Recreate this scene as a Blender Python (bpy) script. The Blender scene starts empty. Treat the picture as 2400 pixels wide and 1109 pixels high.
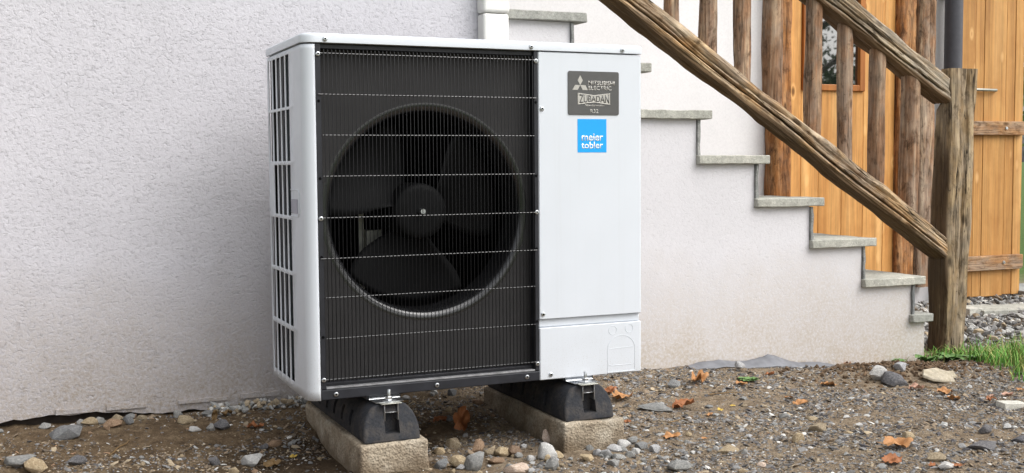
import bpy, bmesh, math, random
import numpy as np
from mathutils import Vector, Matrix, noise as mn

# ------------------------------------------------------------------ camera, sky, sun, exposure
scene = bpy.context.scene
COL = scene.collection
cam_d = bpy.data.cameras.new('camera')
cam = bpy.data.objects.new('camera', cam_d)
COL.objects.link(cam)
YAW, PITCH, ROLL = 0.417549622, -0.063611007, -0.007769109
_f = Vector((math.sin(YAW) * math.cos(PITCH), math.cos(YAW) * math.cos(PITCH), math.sin(PITCH)))
_r = Vector((math.cos(YAW), -math.sin(YAW), 0))
_u = _r.cross(_f)
_r2 = math.cos(ROLL) * _r + math.sin(ROLL) * _u
_u2 = -math.sin(ROLL) * _r + math.cos(ROLL) * _u
M = Matrix((( _r2.x, _u2.x, -_f.x), (_r2.y, _u2.y, -_f.y), (_r2.z, _u2.z, -_f.z))).to_4x4()
M.translation = (-0.7358, -3.0374, 0.6453)
cam.matrix_world = M
cam_d.sensor_width = 36.0
cam_d.lens = 2664.13 / 2400 * 36
cam_d.clip_start = 0.05
cam_d.clip_end = 2000
scene.camera = cam

SUN_EL, SUN_AZ = math.radians(48), math.radians(138)   # azimuth measured from +Y towards +X
world = bpy.data.worlds.new('World')
scene.world = world
world.use_nodes = True
wn = world.node_tree
wn.nodes.clear()
w_out = wn.nodes.new('ShaderNodeOutputWorld')
w_bg = wn.nodes.new('ShaderNodeBackground')
w_sky = wn.nodes.new('ShaderNodeTexSky')
w_sky.sky_type = 'NISHITA'
w_sky.sun_disc = False
w_sky.sun_elevation = SUN_EL
w_sky.sun_rotation = SUN_AZ
w_sky.air_density = 1.0
w_sky.dust_density = 4.0
w_sky.ozone_density = 1.0
w_hs = wn.nodes.new('ShaderNodeHueSaturation')      # cloud cover greys the blue
w_hs.inputs['Saturation'].default_value = 0.20
wn.links.new(w_sky.outputs[0], w_hs.inputs['Color'])
wn.links.new(w_hs.outputs[0], w_bg.inputs[0])
w_bg.inputs[1].default_value = 0.135
wn.links.new(w_bg.outputs[0], w_out.inputs[0])

sun_d = bpy.data.lights.new('sun', 'SUN')
sun_d.energy = 1.25
sun_d.angle = math.radians(70)
sun_d.color = (1.0, 0.985, 0.965)
sun = bpy.data.objects.new('sun', sun_d)
COL.objects.link(sun)
_sd = Vector((math.sin(SUN_AZ) * math.cos(SUN_EL), math.cos(SUN_AZ) * math.cos(SUN_EL), math.sin(SUN_EL)))
sun.rotation_euler = (-_sd).to_track_quat('-Z', 'Y').to_euler()
sun.location = (3, -6, 8)

vs = scene.view_settings
vs.view_transform = 'Standard'
vs.look = 'None'
vs.exposure = 0.83
vs.gamma = 1.0
vs.use_curve_mapping = False
scene.cycles.max_bounces = 8
scene.cycles.diffuse_bounces = 4

rng = random.Random(7)
nr = np.random.default_rng(11)

# ------------------------------------------------------------------ helpers
def S(a, b, x):
    t = min(1.0, max(0.0, (x - a) / (b - a)))
    return t * t * (3 - 2 * t)

def world_loc(o):
    v = Vector((0, 0, 0))
    while o is not None:
        v += o.location
        o = o.parent
    return v

def tag(o, label=None, cat=None, group=None, kind=None):
    if label: o['label'] = label
    if cat: o['category'] = cat
    if group: o['group'] = group
    if kind: o['kind'] = kind
    return o

def thing(name, loc, label, cat, group=None):
    o = bpy.data.objects.new(name, None)
    o.empty_display_size = 0.1
    o.location = loc
    COL.objects.link(o)
    return tag(o, label, cat, group)

class MB:
    """collects faces given in world coordinates and builds ONE mesh object"""
    def __init__(self):
        self.v, self.f = [], []
    def add(self, vs_, fs_):
        b = len(self.v)
        self.v.extend([tuple(p) for p in vs_])
        self.f.extend([tuple(i + b for i in f) for f in fs_])
        return self
    def box(self, x0, x1, y0, y1, z0, z1):
        vs_ = [(x0, y0, z0), (x1, y0, z0), (x1, y1, z0), (x0, y1, z0), (x0, y0, z1), (x1, y0, z1), (x1, y1, z1), (x0, y1, z1)]
        return self.add(vs_, [(0, 3, 2, 1), (4, 5, 6, 7), (0, 1, 5, 4), (1, 2, 6, 5), (2, 3, 7, 6), (3, 0, 4, 7)])
    def tube(self, pts, r, n=8, cap=True):
        pts = [Vector(p) for p in pts]
        rings = []
        rr = r if isinstance(r, (list, tuple)) else [r] * len(pts)
        up = None
        for i, p in enumerate(pts):
            d = (pts[min(i + 1, len(pts) - 1)] - pts[max(i - 1, 0)]).normalized()
            a = Vector((0, 0, 1)) if abs(d.z) < 0.9 else Vector((1, 0, 0))
            if up is None: up = a
            s = d.cross(up)
            if s.length < 1e-5: s = d.cross(a)
            s.normalize()
            up = s.cross(d)
            rings.append([p + rr[i] * (math.cos(t) * s + math.sin(t) * up) for t in [2 * math.pi * k / n for k in range(n)]])
        vs_ = [v for g in rings for v in g]
        fs_ = []
        for i in range(len(pts) - 1):
            for k in range(n):
                a, b = i * n + k, i * n + (k + 1) % n
                fs_.append((a, b, b + n, a + n))
        if cap:
            fs_.append(tuple(range(n - 1, -1, -1)))
            fs_.append(tuple(range((len(pts) - 1) * n, len(pts) * n)))
        return self.add(vs_, fs_)
    def lathe(self, prof, c, axis='Y', n=48, cap0=False, cap1=False):
        """prof: list of (radius, offset along axis)"""
        vs_ = []
        for r, h in prof:
            for k in range(n):
                t = 2 * math.pi * k / n
                a, b = r * math.cos(t), r * math.sin(t)
                if axis == 'Y': vs_.append((c[0] + a, c[1] + h, c[2] + b))
                elif axis == 'X': vs_.append((c[0] + h, c[1] + a, c[2] + b))
                else: vs_.append((c[0] + a, c[1] + b, c[2] + h))
        fs_ = []
        for i in range(len(prof) - 1):
            for k in range(n):
                a, b = i * n + k, i * n + (k + 1) % n
                fs_.append((a, b, b + n, a + n))
        if cap0: fs_.append(tuple(range(n)))
        if cap1: fs_.append(tuple(range((len(prof) - 1) * n, len(prof) * n)))
        return self.add(vs_, fs_)
    def prism(self, poly, y0, y1):
        """polygon in XZ pushed along Y"""
        n = len(poly)
        vs_ = [(x, y0, z) for x, z in poly] + [(x, y1, z) for x, z in poly]
        fs_ = [tuple(range(n)), tuple(range(2 * n - 1, n - 1, -1))]
        for k in range(n):
            fs_.append((k, k + n, (k + 1) % n + n, (k + 1) % n))
        return self.add(vs_, fs_)
    def build(self, name, mat, parent=None, smooth=False, bevel=0, seg=2, angle=40, solid=0, origin=None, fix=True):
        me = bpy.data.meshes.new(name)
        base = world_loc(parent) if parent else Vector((0, 0, 0))
        og = Vector(origin) if origin is not None else base
        me.from_pydata([(p[0] - og.x, p[1] - og.y, p[2] - og.z) for p in self.v], [], self.f)
        me.update()
        if fix:
            bm = bmesh.new(); bm.from_mesh(me)
            bmesh.ops.remove_doubles(bm, verts=bm.verts, dist=1e-6)
            bmesh.ops.recalc_face_normals(bm, faces=bm.faces)
            bm.to_mesh(me); bm.free()
        o = bpy.data.objects.new(name, me)
        o.location = og - base
        COL.objects.link(o)
        if parent: o.parent = parent
        if mat: me.materials.append(mat)
        if smooth:
            me.polygons.foreach_set('use_smooth', [True] * len(me.polygons))
            me.set_sharp_from_angle(angle=math.radians(angle))
        if solid:
            m = o.modifiers.new('solid', 'SOLIDIFY'); m.thickness = solid; m.offset = -1
        if bevel:
            m = o.modifiers.new('bevel', 'BEVEL'); m.width = bevel; m.segments = seg; m.limit_method = 'ANGLE'; m.angle_limit = math.radians(35)
            m.harden_normals = False
            me.polygons.foreach_set('use_smooth', [True] * len(me.polygons))
            me.set_sharp_from_angle(angle=math.radians(angle))
        return o

def copy_part(o, parent, loc):
    c = o.copy()
    COL.objects.link(c)
    c.parent = parent
    c.location = Vector(loc) - world_loc(parent)
    return c

def fast_mesh(name, V, F, mat, cols=None, parent=None, smooth=False):
    """V (n,3), F (m,k) numpy -> object"""
    me = bpy.data.meshes.new(name)
    k = F.shape[1]
    me.vertices.add(len(V)); me.vertices.foreach_set('co', V.astype(np.float32).ravel())
    me.loops.add(F.size); me.loops.foreach_set('vertex_index', F.astype(np.int32).ravel())
    me.polygons.add(len(F)); me.polygons.foreach_set('loop_start', np.arange(0, F.size, k, dtype=np.int32))
    me.polygons.foreach_set('use_smooth', np.full(len(F), smooth))
    if cols is not None:
        ca = me.color_attributes.new('col', 'FLOAT_COLOR', 'POINT')
        ca.data.foreach_set('color', np.c_[cols, np.ones(len(cols))].astype(np.float32).ravel())
    me.update(calc_edges=True); me.validate()
    o = bpy.data.objects.new(name, me)
    COL.objects.link(o)
    me.materials.append(mat)
    if parent: o.parent = parent
    return o

# ------------------------------------------------------------------ materials
class NT:
    def __init__(self, name, rough=0.6, spec=0.5, metal=0.0):
        self.m = bpy.data.materials.new(name)
        self.m.use_nodes = True
        self.t = self.m.node_tree
        self.b = self.t.nodes['Principled BSDF']
        self.b.inputs['Roughness'].default_value = rough
        self.b.inputs['Specular IOR Level'].default_value = spec
        self.b.inputs['Metallic'].default_value = metal
        self.tc = self.t.nodes.new('ShaderNodeTexCoord')
    def n(self, typ, **kw):
        nd = self.t.nodes.new('ShaderNode' + typ)
        for k, v in kw.items():
            if hasattr(nd, k) and not k.startswith('i_'): setattr(nd, k, v)
        return nd
    def l(self, a, b): self.t.links.new(a, b)
    def coord(self, scale=(1, 1, 1), kind='Object', rand=False):
        mp = self.n('Mapping')
        mp.inputs['Scale'].default_value = scale
        self.l(self.tc.outputs[kind], mp.inputs['Vector'])
        if rand:
            oi = self.n('ObjectInfo')
            mul = self.n('VectorMath', operation='SCALE')
            cmb = self.n('CombineXYZ')
            for k in range(3): self.l(oi.outputs['Random'], cmb.inputs[k])
            self.l(cmb.outputs[0], mul.inputs[0]); mul.inputs['Scale'].default_value = 37.0
            self.l(mul.outputs[0], mp.inputs['Location'])
        return mp.outputs[0]
    def noise(self, vec, scale, detail=4, rough=0.55, dist=0.0):
        nd = self.n('TexNoise')
        nd.inputs['Scale'].default_value = scale; nd.inputs['Detail'].default_value = detail
        nd.inputs['Roughness'].default_value = rough; nd.inputs['Distortion'].default_value = dist
        self.l(vec, nd.inputs['Vector'])
        return nd.outputs['Fac']
    def voro(self, vec, scale, feature='F1', out='Distance'):
        nd = self.n('TexVoronoi'); nd.feature = feature
        nd.inputs['Scale'].default_value = scale
        self.l(vec, nd.inputs['Vector'])
        return nd.outputs[out]
    def ramp(self, fac, stops):
        nd = self.n('ValToRGB')
        e = nd.color_ramp.elements
        while len(e) > 1: e.remove(e[-1])
        for i, (p, c) in enumerate(stops):
            if i == 0: el = e[0]; el.position = p
            else: el = e.new(p)
            el.color = (c, c, c, 1) if not hasattr(c, '__len__') else (*c, 1)
        self.l(fac, nd.inputs[0])
        return nd.outputs[0]
    def mix(self, fac, a, b, mode='MIX'):
        nd = self.n('Mix'); nd.data_type = 'RGBA'; nd.blend_type = mode
        for sock, v in ((nd.inputs[0], fac), (nd.inputs[6], a), (nd.inputs[7], b)):
            if hasattr(v, 'is_linked') or hasattr(v, 'links'): self.l(v, sock)
            elif hasattr(v, '__len__'): sock.default_value = (*v, 1)
            else: sock.default_value = v
        return nd.outputs[2]
    def math(self, op, a, b=0.0, clamp=False):
        nd = self.n('Math', operation=op); nd.use_clamp = clamp
        for sock, v in ((nd.inputs[0], a), (nd.inputs[1], b)):
            if hasattr(v, 'links'): self.l(v, sock)
            else: sock.default_value = v
        return nd.outputs[0]
    def sep(self, vec):
        nd = self.n('SeparateXYZ'); self.l(vec, nd.inputs[0]); return nd.outputs
    def bump(self, h, strength=0.5, dist=0.005):
        nd = self.n('Bump'); nd.inputs['Strength'].default_value = strength; nd.inputs['Distance'].default_value = dist
        self.l(h, nd.inputs['Height']); self.l(nd.outputs[0], self.b.inputs['Normal'])
    def color(self, c):
        if hasattr(c, 'links'): self.l(c, self.b.inputs['Base Color'])
        else: self.b.inputs['Base Color'].default_value = (*c, 1)
    def rough(self, c): self.l(c, self.b.inputs['Roughness'])

def m_plain(name, col, rough=0.5, spec=0.5, metal=0.0, var=0.08, scale=40, bump=0.0):
    k = NT(name, rough, spec, metal)
    v = k.coord()
    f = k.noise(v, scale, 4)
    k.color(k.ramp(f, [(0.3, [c * (1 - var) for c in col]), (0.7, [min(1, c * (1 + var)) for c in col])]))
    if bump: k.bump(f, bump, 0.002)
    return k.m

def m_stucco(name, col, pit=0.5, dirt=0.0, ground=-0.16, dirtcol=(0.30, 0.24, 0.17), h=0.5, bd=0.004):
    k = NT(name, 0.9, 0.2)
    v = k.coord(kind='Object')
    n1 = k.noise(v, 95, 5, 0.65, 0.4)
    n2 = k.noise(v, 260, 3, 0.6)
    worm = k.noise(k.coord((1, 1, 1.35)), 40, 5, 0.66, 0.8)
    pits = k.ramp(worm, [(0.33, 0.0), (0.41, 1.0)])
    pits2 = k.ramp(n1, [(0.30, 0.0), (0.45, 1.0)])
    hgt = k.math('ADD', k.math('MULTIPLY', k.math('MULTIPLY', pits, 0.85), k.ramp(k.noise(v, 3.5, 3), [(0.38, 0.10), (0.62, 1.0)])), k.math('ADD', k.math('MULTIPLY', pits2, 0.45), k.math('ADD', k.math('MULTIPLY', n1, 0.8), k.math('MULTIPLY', n2, 0.45))))
    big = k.noise(v, 1.3, 5, 0.6)
    base = k.ramp(big, [(0.3, [c * 0.93 for c in col]), (0.7, [min(1, c * 1.04) for c in col])])
    fine = k.ramp(n1, [(0.3, 0.94), (0.6, 1.02)])
    c = k.mix(1.0, base, fine, 'MULTIPLY')
    if dirt:
        z = k.sep(k.coord(kind='Object'))[2]
        dn = k.noise(k.coord((1, 1, 0.8)), 3.0, 5, 0.65)
        fade = k.math('DIVIDE', k.math('SUBTRACT', z, ground), h)          # 0 at the ground, 1 at height h
        f = k.math('SUBTRACT', k.math('ADD', 0.72, k.math('MULTIPLY', dn, 0.8)), k.math('ADD', fade, 0.35), True)
        f = k.math('MULTIPLY', f, dirt, True)
        sp = k.ramp(k.noise(v, 95, 3, 0.7), [(0.35, 0.35), (0.62, 1.0)])
        f = k.math('MULTIPLY', f, sp, True)
        c = k.mix(f, c, dirtcol)
    k.color(c)
    k.bump(hgt, pit, bd)
    return k.m

def m_wood(name, cols, grey=0.3, rough=0.8, bump=0.7, crack=0.8, fine=1.0, raw_shade=None, axis=1, r0=0.026, r1=0.038, sgn=1.0, stainf=0.8, knots=1.0):
    """weathered hewn log, grain along local Z. cols: dark, mid, light"""
    k = NT(name, rough, 0.2)
    wob = k.noise(k.coord((4, 4, 3.0), rand=True), 1.0, 3)
    n1 = k.noise(k.coord((30 * fine, 30 * fine, 2.4), rand=True), 1.0, 5, 0.6, 0.35)
    n2 = k.noise(k.coord((150 * fine, 150 * fine, 9.0), rand=True), 1.0, 4, 0.6, 0.2)
    n3 = k.noise(k.coord((11, 11, 6.0), rand=True), 1.0, 5, 0.65, 0.3)
    n4 = k.noise(k.coord((22, 22, 12.0), rand=True), 1.0, 6, 0.7, 0.4)
    pits = k.noise(k.coord((70, 70, 45), rand=True), 1.0, 3, 0.6)
    mid2 = [(a_ * 0.45 + b_ * 0.55) for a_, b_ in zip(cols[0], cols[1])]
    c = k.ramp(n1, [(0.30, mid2), (0.47, cols[1]), (0.66, cols[2])])
    brk = k.noise(k.coord((26, 26, 16), rand=True), 1.0, 4, 0.65, 0.3)
    c = k.mix(1.0, c, k.ramp(brk, [(0.34, 0.70), (0.62, 1.14)]), 'MULTIPLY')
    c = k.mix(k.ramp(n3, [(0.42, 0.0), (0.58, grey)]), c, (0.36, 0.325, 0.275))
    c = k.mix(k.ramp(n4, [(0.53, 0.0), (0.66, stainf)]), c, [q * 0.5 for q in cols[0]])
    c = k.mix(k.ramp(wob, [(0.35, 0.35), (0.55, 0.0)]), c, cols[0])
    c = k.mix(1.0, c, k.ramp(n2, [(0.32, 0.62), (0.6, 1.15)]), 'MULTIPLY')
    c = k.mix(k.ramp(pits, [(0.26, 0.7), (0.34, 0.0)]), c, [q * 0.3 for q in cols[0]])
    # drying checks: thin broken lines along the grain
    ln = k.noise(k.coord((19 * fine, 19 * fine, 0.9), rand=True), 1.0, 4, 0.6, 0.5)
    ln = k.math('ABSOLUTE', k.math('SUBTRACT', ln, 0.5))
    where = k.ramp(k.noise(k.coord((14, 14, 3.0), rand=True), 1.0, 3), [(0.42, 0.0), (0.52, 1.0)])
    chk = k.math('MULTIPLY', k.ramp(ln, [(0.006, 1.0), (0.020, 0.0)]), where)
    c = k.mix(k.math('MULTIPLY', chk, crack, True), c, (0.020, 0.013, 0.008))
    kv = k.coord((10, 10, 4.0), rand=True)
    kn = k.voro(kv, 1.0)
    c = k.mix(k.ramp(kn, [(0.07, 0.8 * knots), (0.13, 0.0)]), c, [q * 0.35 for q in cols[0]])
    c = k.mix(k.ramp(kn, [(0.12, 0.0), (0.16, 0.35 * knots), (0.24, 0.0)]), c, cols[2])
    if raw_shade:      # brown unbleached face, darkened further to paint its shade into the wood
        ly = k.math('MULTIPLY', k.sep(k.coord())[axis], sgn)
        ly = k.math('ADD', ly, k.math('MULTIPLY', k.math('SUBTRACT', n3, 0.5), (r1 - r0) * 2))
        c2 = k.ramp(n1, [(0.36, [q * 0.8 for q in raw_shade]), (0.60, [q * 1.15 for q in raw_shade])])
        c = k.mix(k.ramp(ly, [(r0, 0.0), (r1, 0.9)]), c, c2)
    k.color(c)
    hgt = k.math('ADD', k.math('MULTIPLY', n1, 0.5), k.math('ADD', k.math('MULTIPLY', n2, 0.4), k.math('ADD', k.math('MULTIPLY', chk, -0.8), k.math('MULTIPLY', n4, 0.4))))
    k.bump(hgt, bump, 0.007)
    return k.m

def m_pine(name, cols, rough=0.5):
    k = NT(name, rough, 0.3)
    g = k.coord((11, 11, 0.45), rand=True)
    warp = k.noise(k.coord((3, 3, 1.2), rand=True), 1.0, 3)
    n1 = k.noise(g, 1.0, 4, 0.5, 0.5)
    n2 = k.noise(k.coord((70, 70, 2.2), rand=True), 1.0, 4, 0.6, 0.2)
    c = k.ramp(n1, [(0.30, [(a_ + b_) / 2 for a_, b_ in zip(cols[0], cols[1])]), (0.5, cols[1]), (0.70, [(a_ + b_) / 2 for a_, b_ in zip(cols[1], cols[2])])])
    oi = k.n('ObjectInfo')
    c = k.mix(1.0, c, k.ramp(oi.outputs['Random'], [(0.0, (0.76, 0.70, 0.62)), (1.0, (1.10, 1.13, 1.18))]), 'MULTIPLY')
    c = k.mix(1.0, c, k.ramp(n2, [(0.3, 0.74), (0.6, 1.08)]), 'MULTIPLY')
    c = k.mix(k.ramp(warp, [(0.55, 0.0), (0.75, 0.55)]), c, cols[0])
    kv = k.coord((8.5, 8.5, 3.6), rand=True)
    kn = k.voro(kv, 1.0)
    blot = k.noise(k.coord((9, 9, 5), rand=True), 1.0, 5, 0.65, 0.5)
    c = k.mix(1.0, c, k.ramp(blot, [(0.3, (0.86, 0.80, 0.74)), (0.65, (1.06, 1.08, 1.10))]), 'MULTIPLY')
    c = k.mix(k.ramp(kn, [(0.05, 0.85), (0.11, 0.0)]), c, [q * 0.28 for q in cols[0]])
    c = k.mix(k.ramp(kn, [(0.10, 0.0), (0.13, 0.5), (0.2, 0.0)]), c, [min(1, q * 1.15) for q in cols[2]])
    k.color(c)
    k.bump(k.math('ADD', n2, k.math('MULTIPLY', n1, 0.5)), 0.25, 0.003)
    return k.m

def m_stone(name, cols, scale=60, bump=0.5, rough=0.85, rand=True, speck=0.35):
    k = NT(name, rough, 0.25)
    v = k.coord(rand=rand)
    n1 = k.noise(v, scale, 6, 0.65, 0.3)
    n2 = k.noise(v, scale * 0.18, 4, 0.6, 0.5)
    n3 = k.noise(v, scale * 4, 3, 0.6)
    c = k.ramp(n2, [(0.3, cols[0]), (0.5, cols[1]), (0.7, cols[2])])
    c = k.mix(1.0, c, k.ramp(n1, [(0.3, 0.72), (0.65, 1.15)]), 'MULTIPLY')
    c = k.mix(k.ramp(n3, [(0.58, 0.0), (0.70, speck)]), c, [min(1, q * 1.9) for q in cols[2]])
    c = k.mix(k.ramp(n3, [(0.30, speck), (0.42, 0.0)]), c, [q * 0.4 for q in cols[0]])
    if rand:
        oi = k.n('ObjectInfo')
        c = k.mix(1.0, c, k.ramp(oi.outputs['Random'], [(0.0, (0.72, 0.72, 0.74)), (0.5, (1.0, 0.98, 0.94)), (1.0, (1.18, 1.14, 1.08))]), 'MULTIPLY')
    k.color(c)
    k.bump(k.math('ADD', n1, k.math('MULTIPLY', n3, 0.3)), bump, 0.004)
    return k.m

MAT = {}
MAT['wall'] = m_stucco('lavender_render', (0.600, 0.586, 0.622), 0.6, 1.0, -0.16, h=0.70, bd=0.0045)
MAT['stairwall'] = m_stucco('stair_render', (0.660, 0.648, 0.668), 0.32, 1.0, -0.19, (0.40, 0.32, 0.215), h=0.62, bd=0.003)
MAT['white'] = m_stucco('white_render', (0.79, 0.775, 0.78), 0.10, 0.0)
MAT['found'] = m_plain('dark_foundation', (0.045, 0.036, 0.030), 0.95, 0.1, var=0.4, scale=30, bump=0.6)
def m_paint():
    k = NT('white_powder_coat', 0.36, 0.4)
    v = k.coord()
    z = k.sep(v)[2]
    n = k.noise(v, 6, 4)
    c = k.ramp(n, [(0.3, (0.625, 0.660, 0.705)), (0.7, (0.645, 0.680, 0.727))])
    streak = k.noise(k.coord((60, 60, 1.2)), 1.0, 4, 0.6)
    c = k.mix(k.ramp(streak, [(0.55, 0.0), (0.75, 0.06)]), c, (0.42, 0.41, 0.38))
    sp = k.ramp(k.noise(v, 330, 2, 0.5), [(0.60, 0.0), (0.70, 1.0)])
    low = k.ramp(k.math('ADD', z, k.math('MULTIPLY', n, 0.12)), [(0.06, 0.55), (0.22, 0.10), (0.4, 0.0)])
    c = k.mix(k.math('MULTIPLY', sp, low), c, (0.27, 0.21, 0.15))
    c = k.mix(k.math('MULTIPLY', low, 0.18), c, (0.40, 0.35, 0.28))
    k.color(c)
    k.rough(k.ramp(k.noise(v, 25, 4), [(0.3, 0.30), (0.7, 0.46)]))
    k.bump(k.noise(v, 2.2, 2), 0.12, 0.01)
    return k.m
MAT['paint'] = m_paint()
MAT['paintin'] = m_plain('grey_pocket', (0.36, 0.36, 0.42), 0.5, var=0.05)
MAT['black'] = m_plain('black_satin', (0.019, 0.020, 0.025), 0.42, 0.35, var=0.25, scale=30)
MAT['blackplate'] = None
MAT['wire'] = m_plain('wire_coating', (0.006, 0.006, 0.007), 0.35, 0.25, var=0.1)
MAT['wire_h'] = m_plain('wire_coating_glint', (0.03, 0.03, 0.032), 0.22, 0.85, var=0.1)  # same coating, paler and glossier: sky glint put into the colour
MAT['dusty_lit'] = m_plain('dusty_lit_ledge', (0.24, 0.24, 0.245), 0.7, 0.3, var=0.3, scale=60)  # dust grey, with the ledge's highlight line painted into the pale tone
MAT['hole'] = m_plain('dark_interior', (0.004, 0.004, 0.0045), 0.9, 0.05, var=0.3)
MAT['fan'] = m_plain('fan_plastic', (0.0052, 0.0054, 0.0058), 0.6, 0.10, var=0.2, scale=12)
MAT['metal'] = m_plain('zinc_metal', (0.62, 0.64, 0.66), 0.28, 0.5, 1.0, var=0.15, scale=120)
MAT['dullmetal'] = m_plain('dull_metal', (0.34, 0.34, 0.30), 0.45, 0.5, 0.6, var=0.2)
MAT['coil'] = m_plain('coil_fins', (0.055, 0.075, 0.085), 0.4, 0.5, 0.5, var=0.4, scale=200)
def m_rubber():
    k = NT('black_rubber', 0.75, 0.3)
    v = k.coord()
    n = k.noise(v, 180, 3)
    d = k.noise(v, 22, 5, 0.7)
    c = k.ramp(n, [(0.3, (0.017, 0.019, 0.023)), (0.7, (0.030, 0.032, 0.038))])
    k.color(k.mix(k.ramp(d, [(0.45, 0.0), (0.7, 0.35)]), c, (0.16, 0.13, 0.10)))
    k.bump(n, 0.5, 0.002)
    return k.m
MAT['rubber'] = m_rubber()
MAT['duct'] = m_plain('cream_duct', (0.74, 0.73, 0.70), 0.4, 0.4, var=0.02)
MAT['pipe'] = m_plain('anthracite_pipe', (0.075, 0.075, 0.088), 0.45, 0.4, var=0.1)
MAT['badge'] = m_plain('badge_grey', (0.098, 0.097, 0.096), 0.42, 0.5, 0.3, var=0.06)
MAT['badgetext'] = m_plain('badge_silver', (0.47, 0.455, 0.42), 0.4, 0.5, 0.35, var=0.15, scale=300)
MAT['blue'] = m_plain('sticker_blue', (0.010, 0.36, 0.84), 0.45, 0.4, var=0.02)
MAT['whiteprint'] = m_plain('sticker_white', (0.88, 0.88, 0.88), 0.5, 0.3, var=0.01)
MAT['ring'] = m_plain('bell_mouth_plastic', (0.013, 0.0132, 0.0145), 0.2, 0.9, var=0.15)
MAT['sheet'] = m_plain('grey_membrane', (0.17, 0.175, 0.19), 0.55, 0.4, var=0.18, scale=25, bump=0.3)

def m_plate():
    k = NT('black_dusty_plate', 0.65, 0.25)
    v = k.coord()
    z = k.sep(v)[2]
    sp = k.noise(v, 420, 2, 0.5)
    n = k.noise(v, 9, 4)
    c = k.ramp(n, [(0.3, (0.027, 0.0262, 0.0268)), (0.7, (0.035, 0.034, 0.0347))])
    low = k.math('MULTIPLY', k.ramp(sp, [(0.62, 0.0), (0.74, 1.0)]), k.ramp(z, [(0.0, 0.65), (0.35, 0.25), (0.7, 0.05)]))
    k.color(k.mix(low, c, (0.12, 0.12, 0.12)))
    k.bump(sp, 0.15, 0.001)
    return k.m
MAT['blackplate'] = m_plate()

def m_concrete():
    k = NT('rough_concrete', 0.93, 0.2)
    v = k.coord(rand=True)
    n1 = k.noise(v, 110, 5, 0.7)
    n2 = k.noise(v, 14, 5, 0.6)
    vo = k.voro(v, 150)
    c = k.ramp(n2, [(0.3, (0.285, 0.228, 0.165)), (0.5, (0.40, 0.335, 0.25)), (0.72, (0.50, 0.44, 0.35))])
    c = k.mix(1.0, c, k.ramp(n1, [(0.32, 0.55), (0.6, 1.12)]), 'MULTIPLY')
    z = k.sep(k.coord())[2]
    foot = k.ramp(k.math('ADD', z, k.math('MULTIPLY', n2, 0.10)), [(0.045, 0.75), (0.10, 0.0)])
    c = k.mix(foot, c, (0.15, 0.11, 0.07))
    k.color(c)
    k.bump(k.math('ADD', k.math('MULTIPLY', vo, 0.7), n1), 0.8, 0.006)
    return k.m
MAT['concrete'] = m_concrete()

def m_vcol(name, rough=0.85, var=True):
    k = NT(name, rough, 0.25)
    at = k.n('VertexColor'); at.layer_name = 'col'
    n = k.noise(k.coord(), 260, 3, 0.6)
    k.color(k.mix(1.0, at.outputs[0], k.ramp(n, [(0.3, 0.75), (0.65, 1.15)]), 'MULTIPLY'))
    k.bump(n, 0.3, 0.002)
    return k.m
MAT['gravel'] = m_vcol('gravel_chips')
MAT['grass'] = m_vcol('grass_blades', 0.55)

def m_soil():
    k = NT('soil', 0.95, 0.15)
    v = k.coord()
    x = k.sep(v)[0]
    big = k.noise(v, 2.2, 4, 0.6)
    mid = k.noise(v, 28, 6, 0.7)
    fin = k.noise(v, 190, 4, 0.7)
    c1 = k.ramp(mid, [(0.3, (0.060, 0.040, 0.023)), (0.5, (0.125, 0.087, 0.052)), (0.7, (0.20, 0.148, 0.092))])
    c2 = k.ramp(mid, [(0.3, (0.115, 0.084, 0.056)), (0.5, (0.22, 0.168, 0.115)), (0.7, (0.32, 0.26, 0.185))])
    side = k.math('ADD', k.math('MULTIPLY', x, 0.55), k.math('MULTIPLY', big, 1.2))
    c = k.mix(k.ramp(side, [(0.75, 0.0), (1.5, 1.0)]), c1, c2)
    c = k.mix(1.0, c, k.ramp(fin, [(0.3, 0.55), (0.65, 1.3)]), 'MULTIPLY')
    # freshly dug damp earth round the left block, pump shade painted into it
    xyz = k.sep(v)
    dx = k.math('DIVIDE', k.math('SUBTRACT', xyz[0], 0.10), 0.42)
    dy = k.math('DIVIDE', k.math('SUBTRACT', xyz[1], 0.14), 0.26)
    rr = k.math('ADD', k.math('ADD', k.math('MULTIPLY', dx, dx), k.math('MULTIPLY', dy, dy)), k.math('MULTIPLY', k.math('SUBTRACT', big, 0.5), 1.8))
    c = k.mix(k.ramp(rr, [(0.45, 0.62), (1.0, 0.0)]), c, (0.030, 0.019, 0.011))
    # meadow beyond the yard
    fx = k.math('MULTIPLY', k.math('SUBTRACT', xyz[0], 1.5), 0.09)
    fy = k.math('MULTIPLY', xyz[1], 0.12)
    far = k.math('ADD', k.math('ADD', k.math('MULTIPLY', fx, fx), k.math('MULTIPLY', fy, fy)), k.math('MULTIPLY', k.math('SUBTRACT', big, 0.5), 0.2))
    c = k.mix(k.ramp(far, [(0.22, 0.0), (0.36, 0.95)]), c, k.ramp(mid, [(0.3, (0.045, 0.095, 0.022)), (0.7, (0.10, 0.165, 0.045))]))
    k.color(c)
    k.bump(k.math('ADD', mid, k.math('MULTIPLY', fin, 0.5)), 0.9, 0.012)
    return k.m
MAT['soil'] = m_soil()

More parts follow.
